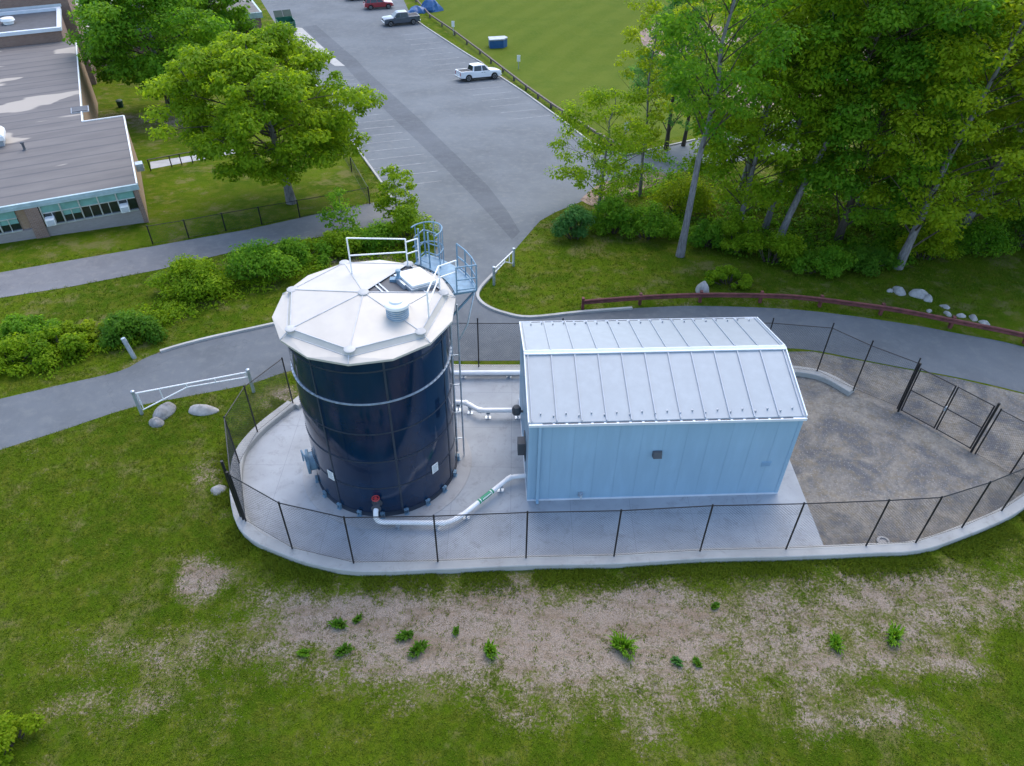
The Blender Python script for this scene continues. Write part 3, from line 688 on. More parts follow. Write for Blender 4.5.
p1, p2, p3, p4, p5 = U(380, 525, .3), U(447, 523, pz), U(461, 516, pz), U(510, 477, pz), U(526, 475, pz)
src = P3(TR-.05, ta, .95); src2 = P3(TR+.35, ta, .95); lowp = P3(TR+.62, ta, pz)
pp = pipe_thing("white pipe from the tank's red valve along the pad to the building corner", [src2, P3(TR+.62, ta, .95), lowp, p2, p3, p4, p5+Vector((.3, 0, 0))], .105, [lowp.lerp(p2, .3), lowp.lerp(p2, .85), p3.lerp(p4, .1), p3.lerp(p4, .8)],
                [(lowp.lerp(p2, .9), lowp.lerp(p2, .97)), (p2.lerp(p3, .6), p3.lerp(p4, .03)), (p3.lerp(p4, .93), p4.lerp(p5, .1))])
m = MB()
for f in (.34, .60): m.tube([p3.lerp(p4, f), p3.lerp(p4, f+.03)], .112, 14)
m.tube([p3.lerp(p4, .385)+Vector((0, 0, .004)), p3.lerp(p4, .585)+Vector((0, 0, .004))], .1085, 14)
part("pipe_label", m, MAT['green'], pp, smooth=True, auto=50)
m = MB()
d_ = (p4-p3).normalized(); sd_ = Vector((d_.y, -d_.x, 0))
for k in range(7):
    q = p3.lerp(p4, .41+.024*k)+sd_*.085+Vector((0, 0, .075)); m.bar(q, q+d_*.055, .05, .012, up=(sd_+Vector((0, 0, 1))))
part("label_lettering", m, MAT['whitepaint'], pp)
vr = thing("gate_valve", "red-wheeled valve on the tank wall above the white pipe", "valve", (src.x, src.y, .55)); m = MB()
r_ = Vector((math.cos(ta), math.sin(ta), 0)); m.tube([src, src2+r_*.05], .14, 14); m.tube([src+r_*.06, src+r_*.1], .22, 14); m.tube([src2-r_*.02, src2+r_*.03], .2, 14); m.tube([src+r_*.2, src+r_*.2+Vector((0, 0, .42))], .06, 8); part("valve_body", m, MAT['dark'], vr, smooth=True, auto=40)
m = MB(); hw = src+r_*.2+Vector((0, 0, .42)); m.tube([hw+Vector((.15*math.cos(t), .15*math.sin(t), 0)) for t in np.linspace(0, 2*math.pi, 17)], .025, 6); m.bar(hw-Vector((.15, 0, 0)), hw+Vector((.15, 0, 0)), .03); m.bar(hw-Vector((0, .15, 0)), hw+Vector((0, .15, 0)), .03); m.lathe((hw.x, hw.y, hw.z-.03), [(.07, 0), (.07, .06)], 14); part("hand_wheel", m, MAT['red'], vr, smooth=True, auto=40)
q = [U(448, 402, .5), U(466, 402.5, .5), U(479, 410.5, .5), U(530, 410, .5)]
pipe_thing("white pipe crossing halfway between tank and building on short stands", q, .125, [U(458, 403, .5), U(470, 406, .5), U(488, 410.5, .5), U(518, 410.5, .5)], [(q[1].lerp(q[0], .06), q[1].lerp(q[2], .1)), (q[2].lerp(q[1], .1), q[2].lerp(q[3], .06))])
q = [U(448, 373, .35), U(524, 372.5, .35)]
pipe_thing("straight grey-white pipe lying beside the back kerb between tank and building", q, .13, [q[0].lerp(q[1], .2), q[0].lerp(q[1], .8)])

# ------------------------------------------------------------------ pump building
BO = Vector((.635*25/22, 18.847*25/22, 0)); BY = .051; BL, BW, HE, HR = 9.772*25/22, 5.877*25/22, 4.194*25/22, 4.98*25/22
bld = thing("utility_building", "pale blue metal pump building with a white standing-seam gable roof", "building", BO, rz=BY)
OH, TH = .05, .1
m = MB()
wl = [(0, 0), (BL, 0), (BL, BW), (0, BW)]
m.raw([(x, y, 0) for x, y in wl]+[(x, y, HE-.05) for x, y in wl]+[(0, BW/2, HR-.06), (BL, BW/2, HR-.06)], [(0, 1, 5, 4), (1, 2, 6, 9, 5), (2, 3, 7, 6), (3, 0, 4, 8, 7), (4, 5, 9, 8), (7, 8, 9, 6)])
wb = m.build("wall", MAT['panelwall'], bld)
m = MB()
for i in range(1, 12):
    x = BL*i/12; m.box((x-.012, -.005, .12), (x+.012, .01, HE-.12))
for i in range(1, 8):
    y = BW*i/8; m.box((-.012, y-.014, .12), (.01, y+.014, HE-.1)); m.box((BL-.01, y-.014, .12), (BL+.012, y+.014, HE-.1))
m.build("panel_joint", MAT['wallseam'], wb)
m = MB(); m.box((-.03, -.03, 0), (BL+.03, .0, .10)); m.box((-.03, BW, 0), (BL+.03, BW+.03, .1)); m.box((BL, 0, 0), (BL+.03, BW, .1)); m.box((-.03, 0, 0), (0, BW, .1)); m.build("base_trim", MAT['trim'], wb)
for x, y in ((-.02, -.02), (BL-.13, -.02)):
    m = MB(); m.box((x, y, .1), (x+.15, y+.15, HE-.1)); m.build("corner_trim", MAT['panelwall'], wb)
def slope_pt(side, x, t, up=0.):   # t: 0 ridge, 1 eave
    y0 = BW/2; y1 = -OH if side < 0 else BW+OH
    z = HR+(HE-HR)*t*(BW/2+OH)/(BW/2); dz = up; return Vector((x, y0+(y1-y0)*t, z+dz))
x0, x1 = -.05, BL+.06
for side in (-1, 1):
    m = MB(); P_ = [slope_pt(side, x0, 0), slope_pt(side, x1, 0), slope_pt(side, x1, 1), slope_pt(side, x0, 1)]
    m.frus([p-Vector((0, 0, TH)) for p in P_], P_); ro = m.build("roof_slope", MAT['panelroof'], bld)
    m = MB()
    for i in range(0, 12):
        x = x0+.14+(x1-x0-.28)*i/11; m.bar(slope_pt(side, x, .03, .028), slope_pt(side, x, .995, .028), .045, .055)
    m.build("standing_seam", MAT['seamgrey'], ro)
    m = MB(); 
    if side < 0: m.box((x0, -OH-.12, HE-.17), (x1, -OH-.003, HE-.06)); m.box((x0, -OH-.135, HE-.075), (x1, -OH-.105, HE-.035))
    else: m.box((x0, BW+OH+.003, HE-.17), (x1, BW+OH+.12, HE-.06)); m.box((x0, BW+OH+.105, HE-.075), (x1, BW+OH+.135, HE-.035))
    m.build("gutter", MAT['trim'], bld)
    for x in (x0, x1):
        m = MB(); m.bar(slope_pt(side, x, 0, -.04), slope_pt(side, x, 1, -.04), .05, .2); m.build("gable_trim", MAT['trim'], bld)
    gd = None
    for i in range(21):
        x = x0+.5+(x1-x0-1.)*i/20; c = slope_pt(side, x, .93 if i % 2 else .90, .02)
        if gd is None:
            m = MB(); m.box((-.025, -.02, 0), (.025, .12, .015)); m.box((-.025, -.02, 0), (.025, -.005, .08)); gd = m.build("snow_guard", MAT['seamgrey'], bld); o = gd
        else: o = gd.copy(); link(o, bld)
        o.location = c
    m = MB()
    for i in range(20): 
        x = x0+.5+(x1-x0-1.)*i/20+.05; m.box((x, (-OH-.10) if side < 0 else (BW+OH+.02), HE-.068), (x+(x1-x0-1)/20-.1, (-OH-.015) if side < 0 else (BW+OH+.1), HE-.055))
    m.build("gutter_opening", MAT['dark'], bld)
m = MB(); m.frus([slope_pt(-1, x0, .05, .03), slope_pt(-1, x0, 0, .075), slope_pt(1, x0, .05, .03), slope_pt(1, x0, 0, .0)], [slope_pt(-1, x1, .05, .03), slope_pt(-1, x1, 0, .075), slope_pt(1, x1, .05, .03), slope_pt(1, x1, 0, .0)])
m.bar(slope_pt(-1, x0, .045, .05), slope_pt(-1, x1, .045, .05), .06, .06)
m.build("ridge_cap", MAT['trim'], bld)
m = MB(); m.box((.36, -.14, .12), (.48, -.02, HE-.17)); m.box((.36, -.26, .06), (.48, -.02, .16)); m.build("downspout", MAT['panelwall'], bld, bevel=.012)
def wall_pt(px, py):
    d = ray(px, py); nx, ny = -math.sin(BY), math.cos(BY); t = (BO.x*nx+BO.y*ny)/(d[0]*nx+d[1]*ny)
    p = Vector((d[0]*t, d[1]*t, CAMH+d[2]*t))-BO; return p.x*math.cos(BY)+p.y*math.sin(BY), p.z
x, z = wall_pt(657, 453); m = MB(); m.frus([Vector((x-.2, -.02, z-.15)), Vector((x+.2, -.02, z-.15)), Vector((x+.2, -.02, z+.16)), Vector((x-.2, -.02, z+.16))], [Vector((x-.18, -.22, z-.13)), Vector((x+.18, -.22, z-.13)), Vector((x+.18, -.1, z+.13)), Vector((x-.18, -.1, z+.13))]); wlp = m.build("wall_light", MAT['dark'], bld)
m = MB(); m.box((x-.15, -.2, z-.155), (x+.15, -.06, z-.14)); m.build("lens", MAT['greytop'], wlp)
x, z = wall_pt(766, 464); m = MB(); m.box((x-.22, -.02, z-.14), (x+.22, .0, z+.14))
for k in range(5): m.box((x-.19, -.045, z-.11+.05*k), (x+.19, -.018, z-.085+.05*k))
m.build("louvre", MAT['panelwall'], bld)
x, z = wall_pt(580, 497); m = MB(); m.box((x-.1, -.06, .25), (x+.1, -.013, .5)); m.tube([(x, -.02, .42), (x, -.2, .42), (x, -.24, .3)], .05, 8); m.lathe((x, -.13, .47), [(.07, 0), (.07, .03)], 10); m.build("hose_bib", MAT['galv'], bld)
m = MB(); m.box((-.35, 1.6, 1.2), (-.02, 2.1, 1.9)); m.box((-.05, 1.4, 1.), (-.013, 2.3, 2.1)); m.build("electrical_box", MAT['dark'], bld, bevel=.02)
m = MB(); m.lathe((-.3, 3.9, 1.6), [(.05, 0), (.2, .05), (.22, .3), (.15, .45), (.02, .5)], 14); m.tube([(0, 3.9, 1.75), (-.3, 3.9, 1.75)], .06, 8); m.build("alarm_bell", MAT['dark'], bld, smooth=True, auto=40)

# small round cap by the front kerb
p = U(883, 542, .05); m = MB(); m.lathe((p.x, p.y, 0), [(.27, 0), (.27, .1), (.23, .13), (.17, .13), (.15, .07), (.02, .07)], 20)
o = m.build("drain_cover", MAT['rock'], smooth=True, auto=40); tag(o, "round grey concrete drain cover on gravel just inside the front fence", "drain")

# ------------------------------------------------------------------ school
SX, SY = Vector((.902, .431, 0)), Vector((-.431, .902, 0)); SRZ = math.atan2(.431, .902)
S0 = Vector((-25.95, 47.52, 0))
sch = thing("school_building", "low brick school wing with a flat stained grey roof and teal window band", "school", S0, rz=SRZ)
ZT = 2.1
def prism(mb, poly, z0, z1): 
    n = len(poly); a = [Vector((x, y, z0)) for x, y in poly]; b = [Vector((x, y, z1)) for x, y in poly]
    mb.raw(a+b, [(i, (i+1) % n, n+(i+1) % n, n+i) for i in range(n)]+[tuple(range(n, 2*n))])
m = MB(); prism(m, [(-.04, .25), (-.04, 13.82), (-3.14, 13.82), (-3.14, 38.2), (-48, 38.2), (-48, .25)], -7, ZT-.25); m.build("wall", MAT['tanbrick'], sch)
m = MB(); m.box((-48, .05, -1.6), (-.3, .25, .30)); m.build("lower_wall", MAT['palebrick'], sch)
m = MB(); rp = [(0, 0), (0, 13.9), (-3.1, 13.9), (-3.1, 38.2), (-48.2, 38.2), (-48.2, 0)]; prism(m, rp, ZT-.22, ZT); rf = m.build("roof", MAT['roofing'], sch)
m = MB()
for a, b in zip(rp[:4], rp[1:4]): 
    m.bar((a[0], a[1], ZT-.06), (b[0], b[1], ZT-.06), .10, .28)
m.build("roof_edge", MAT['whitepaint'], rf)
m = MB(); m.box((-48.2, -.07, ZT-.3), (.07, .0, ZT+.05)); m.box((-48.2, -.09, ZT-.16), (.07, -.07, ZT-.10)); m.box((-48.2, -.07, ZT+.05), (.07, .12, ZT+.08)); m.build("fascia", MAT['fascia'], sch)
m = MB(); m.box((-.35, -.02, -1.6), (-.04, .3, ZT-.25))
m.build("corner_pier", MAT['brick'], sch)
for k in range(6):
    x1 = -6.25-7.3*k; m = MB(); m.box((x1-.85, -.05, -1.6), (x1-.05, .3, ZT-.24)); m.build("pier", MAT['brick'], sch)
for k in range(6):
    for j in range(5):
        xa = -.4-7.3*k-j*1.17; xb = xa-1.12
        if xb < -40: continue
        m = MB(); m.box((xb, .02, .30), (xa, .26, .38)); m.box((xb, .06, 1.20), (xa, .26, 1.26)); m.box((xb-.04, .02, .30), (xb+.04, .26, ZT-.25)); m.box(((xa+xb)/2-.025, .08, .38), ((xa+xb)/2+.025, .26, 1.20))
        wf = m.build("window", MAT['alu'], sch)
        m = MB(); m.box((xb+.03, .14, .38), (xa, .24, 1.20)); m.build("pane", MAT['glass'], wf)
        if (j*3+k) % 4 == 1:
            m = MB(); m.box((xb+.05, .12, .85), (xa-.02, .138, 1.20)); m.build("blind", MAT['teal'], wf)
        m = MB(); m.box((xb+.03, .10, 1.26), (xa, .25, ZT-.25)); m.build("teal_panel", MAT['teal'], wf)
def sch_pt(x, y, z): return S0+SX*x+SY*y+Vector((0, 0, z))
for k, (x, lab) in enumerate(((-1.22, "white window air conditioner in the last bay by the school's corner"), (-5.85, "white window air conditioner beside the brick pier of the school"))):
    t = thing("air_conditioner", lab, "air conditioner", sch_pt(x, -.12, .5), "window air conditioners of the school", SRZ)
    m = MB(); m.box((-.28, -.35, 0), (.28, .24, .46)); m.build("casing", MAT['whitepaint'], t, bevel=.02)
    m = MB()
    for q in range(5): m.box((-.22, -.37, .06+.07*q), (.22, -.345, .09+.07*q))
    m.build("grille", MAT['greytop'], t)
def rooftop(x, y, name, lab, w, d, h, mat):
    t = thing(name, lab, "roof vent", sch_pt(x, y, ZT), rz=SRZ); m = MB(); m.box((-w*.4, -d*.4, 0), (w*.4, d*.4, h*.4)); m.build("curb", MAT['greytop'], t)
    m = MB(); m.loft([[Vector((sx*w/2*s_, sy*d/2*s_, h*z)) for sx, sy in ((-1, -1), (1, -1), (1, 1), (-1, 1))] for s_, z in ((1, .4), (1, .7), (.85, .9), (.4, 1.))]); m.build("hood", mat, t, bevel=.05)
def onroof(px, py):
    p = U(px, py, ZT)-S0; return p.dot(SX), p.dot(SY)
x, y = onroof(0, 143); rooftop(x-.4, y, "roof_vent", "white hooded roof vent on the school roof at the left edge", 1.9, 1.9, 1.1, MAT['whitepaint'])
x, y = onroof(80, 110); t = thing("roof_hatch", "small dark square hatch on the school roof near its inner corner", "hatch", sch_pt(x, y, ZT), rz=SRZ); m = MB(); m.box((-.6, -.6, 0), (.6, .6, .12)); m.build("hatch_cover", MAT['dark'], t, bevel=.03); m = MB(); m.box((-.68, -.68, 0), (.68, .68, .06)); m.build("hatch_frame", MAT['greytop'], t)
x, y = onroof(25, 150); t = thing("vent_pipe", "short dark vent pipe on the stained patch of the school roof", "pipe", sch_pt(x, y, ZT), rz=SRZ); m = MB(); m.lathe((0, 0, 0), [(.2, 0), (.09, .08), (.09, .5), (.15, .52), (.13, .62), (.02, .64)], 12); m.build("stack", MAT['dark'], t, smooth=True, auto=40)
t = thing("security_light", "small floodlight box on the school's right-hand roof edge", "lamp", sch_pt(.12, 3.6, ZT-.2), rz=SRZ); m = MB(); m.box((0, -.3, -.25), (.5, .3, .3)); m.build("housing", MAT['galv'], t, bevel=.03); m = MB(); m.box((.5, -.22, -.15), (.52, .22, .2)); m.build("lens", MAT['glass'], t)
# blocks behind
t = thing("school_block", "brick school block with white coping and a dark roof behind the grey roof", "school", sch_pt(0, 38.4, 0), rz=SRZ)
m = MB(); m.box((-34, 0, -9), (-4.2, 8.4, 3.1)); m.build("wall", MAT['brick'], t)
m = MB()
m.box((-34.15, -.15, 3.1), (-4.05, .25, 3.42)); m.box((-34.15, 8.2, 3.1), (-4.05, 8.6, 3.42)); m.box((-4.45, .25, 3.1), (-4.05, 8.2, 3.42)); m.build("coping", MAT['trim'], t)
m = MB(); m.box((-34, .25, 3.1), (-4.45, 8.2, 3.14)); m.build("roof", MAT['dark'], t)
m = MB(); m.lathe((-9, 4.6, 3.14), [(.5, 0), (.5, .3), (.7, .32), (.6, .55), (.1, .6)], 16); m.build("roof_vent", MAT['whitepaint'], t, smooth=True, auto=40)
t2 = thing("school_block", "tall brick school wall at the top left corner of the picture", "school", sch_pt(0, 48, 0), rz=SRZ)
m = MB(); m.box((-40, 0, -10), (-3.2, 12, 7.)); m.build("wall", MAT['brick'], t2); m = MB(); m.box((-40.1, -.1, 7.), (-3.1, 12.1, 7.3)); m.build("coping", MAT['trim'], t2)
m = MB(); m.box((-38, -.06, 3.2), (-4, 0, 3.5)); m.build("band_course", MAT['trim'], t2)
cd = U(262, 12, -1.9); t3 = thing("school_block", "small pale-roofed school block beyond the two big trees by the dumpster", "school", (cd.x, cd.y, 0), rz=SRZ)
m = MB(); m.box((-26, .3, -8), (-.3, 16, -2.3)); m.build("wall", MAT['brick'], t3); m = MB(); m.box((-26.3, 0, -2.6), (0, 16.3, -1.9)); m.build("roof", MAT['fascia'], t3); m = MB(); m.box((-26, .25, -1.9), (-.25, 16, -1.87)); m.build("roof_membrane", MAT['roofing'], t3)
for k in range(6):
    m = MB(); m.box((-3.3-3*k, .2, -4.6), (-1.3-3*k, .32, -3.2)); wf = m.build("window", MAT['alu'], t3); m = MB(); m.box((-3.2-3*k, .17, -4.5), (-1.4-3*k, .2, -3.3)); m.build("pane", MAT['glass'], wf)

def lowfence(name, label, px, hgt, terr=True, sp=.16): return fence(name, label, "fence", [G(*q) for q in px], hgt, 0, .045, sp, terr=True)
lowfence("chain_link_fence", "low black chain-link fence round the school lawn beside the path", [(153, 244), (189, 238), (226, 231), (262, 224.5), (300, 217.5), (336, 211), (370, 204), (352, 172), (335, 143), (318, 112)], 1.35)
m = MB(); P_ = [G(151, 171), G(172, 167), G(182, 165), G(193, 163), G(201, 161)]
rr = thing("handrail", "dark low handrail along the concrete footpath by the school", "railing", P_[0])
for p in P_: m.tube([p, p+Vector((0, 0, 1.))], .05, 6)
for a, b in zip(P_, P_[1:]): m.tube([a+Vector((0, 0, .98)), b+Vector((0, 0, .98))], .04, 6)
part("rail", m, MAT['black'], rr)

# ------------------------------------------------------------------ guard rail, barrier gates, timber rail
gp = smooth_px([(583, 310), (640, 305.5), (700, 303), (760, 303.5), (800, 305.5), (860, 313), (900, 319), (960, 331), (1024, 344.5), (1120, 370)], 6)
GP = [G(*q) for q in gp]
t = thing("guard_rail", "rust-brown steel guard rail curving along the far side of the road", "guard rail", GP[0])
m = MB(); HG = .72
off = []
for i, p in enumerate(GP):
    d = (GP[min(i+1, len(GP)-1)]-GP[max(i-1, 0)]); d.z = 0; d.normalize(); n = Vector((d.y, -d.x, 0)); off.append((Vector((p.x, p.y, T(p.y))), n))
prof = [(0, -.16), (.07, -.13), (.07, -.05), (.01, 0), (.07, .05), (.07, .13), (0, .16), (-.02, .16), (.04, .12), (-.02, 0), (.04, -.12), (-.02, -.16)]
m.loft([[p+n*a+Vector((0, 0, HG-.16+b)) for a, b in prof] for p, n in off]); part("rail", m, MAT['rust'], t)
acc = 0; last = None
for i, (p, n) in enumerate(off):
    acc += 0 if last is None else (p-last).length; last = p
    if i == 0 or acc > 3.3:
        acc = 0; m = MB(); q = p-n*.12; m.box((q.x-.08, q.y-.1, q.z-.2), (q.x+.08, q.y+.1, q.z+.78)); part("post", m, MAT['rust'], t)
def barrier(label, a, b, post_h, gate_lift=.25, sag=0):
    t = thing("barrier_gate", label, "gate", a)
    for p in (a, b):
        m = MB(); m.tube([p-Vector((0, 0, .2)), p+Vector((0, 0, post_h))], .085, 10); m.lathe((p.x, p.y, p.z+post_h), [(.1, 0), (.09, .05), (.01, .09)], 10); part("post", m, MAT['galv'], t, smooth=True, auto=40)
    m = MB(); u = Vector((0, 0, 1)); A, B = a+u*(post_h-.12), b+u*(post_h-.12)
    d = (B-A).normalized(); m.tube([A+d*.1, B-d*.1], .038, 8); m.tube([a+u*gate_lift+d*.12, A.lerp(B, .45)-u*.22, B-u*.3-d*.1], .034, 8)
    for f in (.03, .22, .45, .7, .97):
        lo = min(1, f/.45); z0 = (a+u*gate_lift).lerp(A.lerp(B, .45)-u*.22, f/.45) if f < .45 else (A.lerp(B, .45)-u*.22).lerp(B-u*.3, (f-.45)/.55); m.tube([A.lerp(B, f), z0], .03, 6)
    part("swing_pole", m, MAT['whitepaint'], t, smooth=True, auto=40)
barrier("long white pipe barrier gate beside the boulders on the left road edge", G(142, 414), G(254, 392), 1.45)
barrier("white pipe barrier gate swung open along the grass tip by the parking lot", G(513.5, 266), G(494, 285), 1.25)
tr = [G(*q) for q in [(404, -12), (430, 18), (455, 35), (480, 54), (503, 72), (526, 90), (551, 108), (575, 124), (600, 140), (622, 152)]]
t = thing("timber_rail", "low weathered timber rail between the parking lot and the playing field", "railing", tr[0])
m = MB()
for a, b in zip(tr, tr[1:]): m.bar(a+Vector((0, 0, .5)), b+Vector((0, 0, .5)), .17, .2)
part("rail", m, MAT['wood'], t)
for a, b in zip(tr, tr[1:]):
    for f in (0, .5):
        p = a.lerp(b, f); m = MB(); m.box((p.x-.13, p.y-.13, T(p.y)-.2), (p.x+.13, p.y+.13, T(p.y)+.62)); part("post", m, MAT['wood'], t)

# bollard left of road, signs
p = G(135, 358); t = thing("wooden_post", "leaning grey wooden post at the end of the left kerb", "post", p); m = MB(); m.tube([(p.x, p.y, p.z-.2), (p.x-.28, p.y+.1, p.z+1.25)], .12, 10); m.tube([(p.x-.22, p.y+.08, p.z+1.0), (p.x-.25, p.y+.09, p.z+1.12)], .125, 10); part("shaft", m, MAT['galv'], t, smooth=True, auto=40)
for (px, py, h, lab) in ((453.5, 35, 1.9, "white sign on a post behind the timber rail, left of the blue box"), (518.5, 69, 1.7, "white sign on a post near the timber rail, right of the white truck"), (625, 142, 1.9, "white sign on a dark post among the thin trees at the field corner")):
    p = G(px, py); t = thing("sign_post", lab, "sign", p); m = MB(); m.tube([(p.x, p.y, p.z-.1), (p.x, p.y, p.z+h)], .05, 6); part("post", m, MAT['galv'], t)
    m = MB(); m.box((p.x-.22, p.y-.09, p.z+h-.75), (p.x+.22, p.y-.055, p.z+h+.05)); part("sign_panel", m, MAT['whitepaint'], t)

# blue items by the field
p = G(498, 47); t = thing("storage_box", "blue box with a sloping grey lid alone on the playing field", "storage box", p, rz=math.radians(8))
m = MB(); m.loft([[Vector((x, y, z)) for x, y in ((-1.25, -.7), (.7, -.7), (1.35, .1), (1.0, .8), (-1.25, .8))] for z in (0, 1.02)]); m.build("body", MAT['blue'], t, bevel=.05)
m = MB(); m.loft([[Vector((x, y, z+.06*(x > 0))) for x, y in ((-1.32, -.76), (.75, -.76), (1.42, .1), (1.05, .86), (-1.32, .86))] for z in (1.02, 1.2)]); m.build("lid", MAT['greytop'], t, bevel=.04)
def lump(mb, c, rx, ry, rz_, seed, n=14, rough=.25):
    r = random.Random(seed); loops = []
    for k in range(6):
        f = k/5; s_ = math.cos(f*math.pi/2)**.6 if k < 5 else .12
        loops.append([Vector((c[0]+rx*s_*math.cos(2*math.pi*i/n)*(1+rough*(mnoise.noise(Vector((math.cos(2*math.pi*i/n)*1.7, math.sin(2*math.pi*i/n)*1.7, f*1.5+seed))))), c[1]+ry*s_*math.sin(2*math.pi*i/n)*(1+rough*mnoise.noise(Vector((math.cos(2*math.pi*i/n)*1.7+9, math.sin(2*math.pi*i/n)*1.7, f*1.5+seed)))), c[2]-.08+rz_*f*(1+rough*.5*mnoise.noise(Vector((i*.6, f, seed)))))) for i in range(n)])
    mb.loft(loops)
p = G(417, 12); t = thing("tarpaulin_heap", "crumpled blue tarpaulin heap on the grass behind the dark pickup", "tarpaulin", p)
m = MB(); lump(m, (p.x, p.y, p.z), 1.7, 1.2, 1.0, 3, rough=.5); part("low_fold", m, MAT['blue'], t)
m = MB(); lump(m, (p.x+2.2, p.y+1.2, p.z), 1.9, 1.3, 1.9, 5, rough=.5); part("high_fold", m, MAT['blue'], t)

# rocks
def rock(label, px, py, rx, ry, rz_, mat, seed, group=None):
    p = G(px, py); m = MB(); lump(m, (0, 0, 0), rx, ry, rz_, seed, 12, .45); o = m.build("boulder", mat, loc=p, smooth=True, auto=48, sub=1)
    o.rotation_euler = (0, 0, seed*1.3); tag(o, label, "boulder", group)
rock("broad grey boulder at the foot of the left barrier gate post", 165, 413, .8, .45, .6, MAT['rock'], 1)
rock("small grey boulder in front of the broad one by the left barrier gate", 156.5, 423, .42, .32, .42, MAT['rock'], 2)
rock("pale flat-sided boulder under the middle of the left barrier gate", 203, 411, .85, .38, .5, MAT['rockwhite'], 4.8)
rock("low grey stone in the grass outside the compound's left kerb", 219, 490, .45, .35, .28, MAT['rock'], 5)
rock("tall whitish boulder behind the guard rail below the trees", 702, 293, .55, .5, .95, MAT['rockwhite'], 6)
for k, (px, py, s_, lab) in enumerate(((890, 291, .35, "leftmost pale stone of the scattered row behind the guard rail"), (899, 292, .62, "wide pale stone left of the largest in the row behind the guard rail"), (918, 295, .7, "largest pale boulder of the row behind the guard rail"), (928, 299, .5, "pale stone touching the right of the largest in the row"), (945, 307, .36, "single pale stone between the upper group and the road-end stones"), (929, 311, .3, "small low pale stone just above the guard rail"), (947, 314, .36, "small pale stone near the rail below the single one"), (961, 316, .36, "pale stone starting the string towards the right edge"), (973, 318, .42, "elongated pale stone in the string near the right edge"), (984, 323, .38, "last pale stone by the guard rail at the right"))):
    rock(lab, px, py, s_*.9, s_*.62, s_*.7, MAT['rockwhite'], 10+k, "pale stones behind the guard rail")

# ------------------------------------------------------------------ vehicles
def wheel(root, x, y, r, w=.24):
    m = MB(); prof = [(r*.62, -w/2), (r*.95, -w/2), (r, -w/2+.04), (r, w/2-.04), (r*.95, w/2), (r*.62, w/2)]
    m.loft([[Vector((x+rr*math.cos(2*math.pi*i/22), y+yy, r+rr*math.sin(2*math.pi*i/22))) for i in range(22)] for rr, yy in prof]); ty = m.build("wheel", MAT['tyre'], root, smooth=True, auto=40)
    m = MB(); sg = 1 if y > 0 else -1
    m.loft([[Vector((x+rr*math.cos(2*math.pi*i/22), y+sg*yy, r+rr*math.sin(2*math.pi*i/22))) for i in range(22)] for rr, yy in ((r*.63, w*.3), (r*.63, w*.51), (r*.55, w*.53), (r*.5, w*.42), (r*.15, w*.46))]); m.build("rim", MAT['rim'], ty, smooth=True, auto=40)
    m = MB()
    for k in range(5):
        a = 2*math.pi*k/5; m.bar((x+r*.1*math.cos(a), y+sg*w*.47, r+r*.1*math.sin(a)), (x+r*.58*math.cos(a), y+sg*w*.47, r+r*.58*math.sin(a)), .03, .08, up=(0, 1, 0))
    m.build("spoke", MAT['rim'], ty)
def sec(prof, wd):        # side-profile loop extruded across with a half-width per point
    return [[Vector((x, s_*w_, z)) for (x, z), w_ in zip(prof, wd)] for s_ in (-1, 1)]
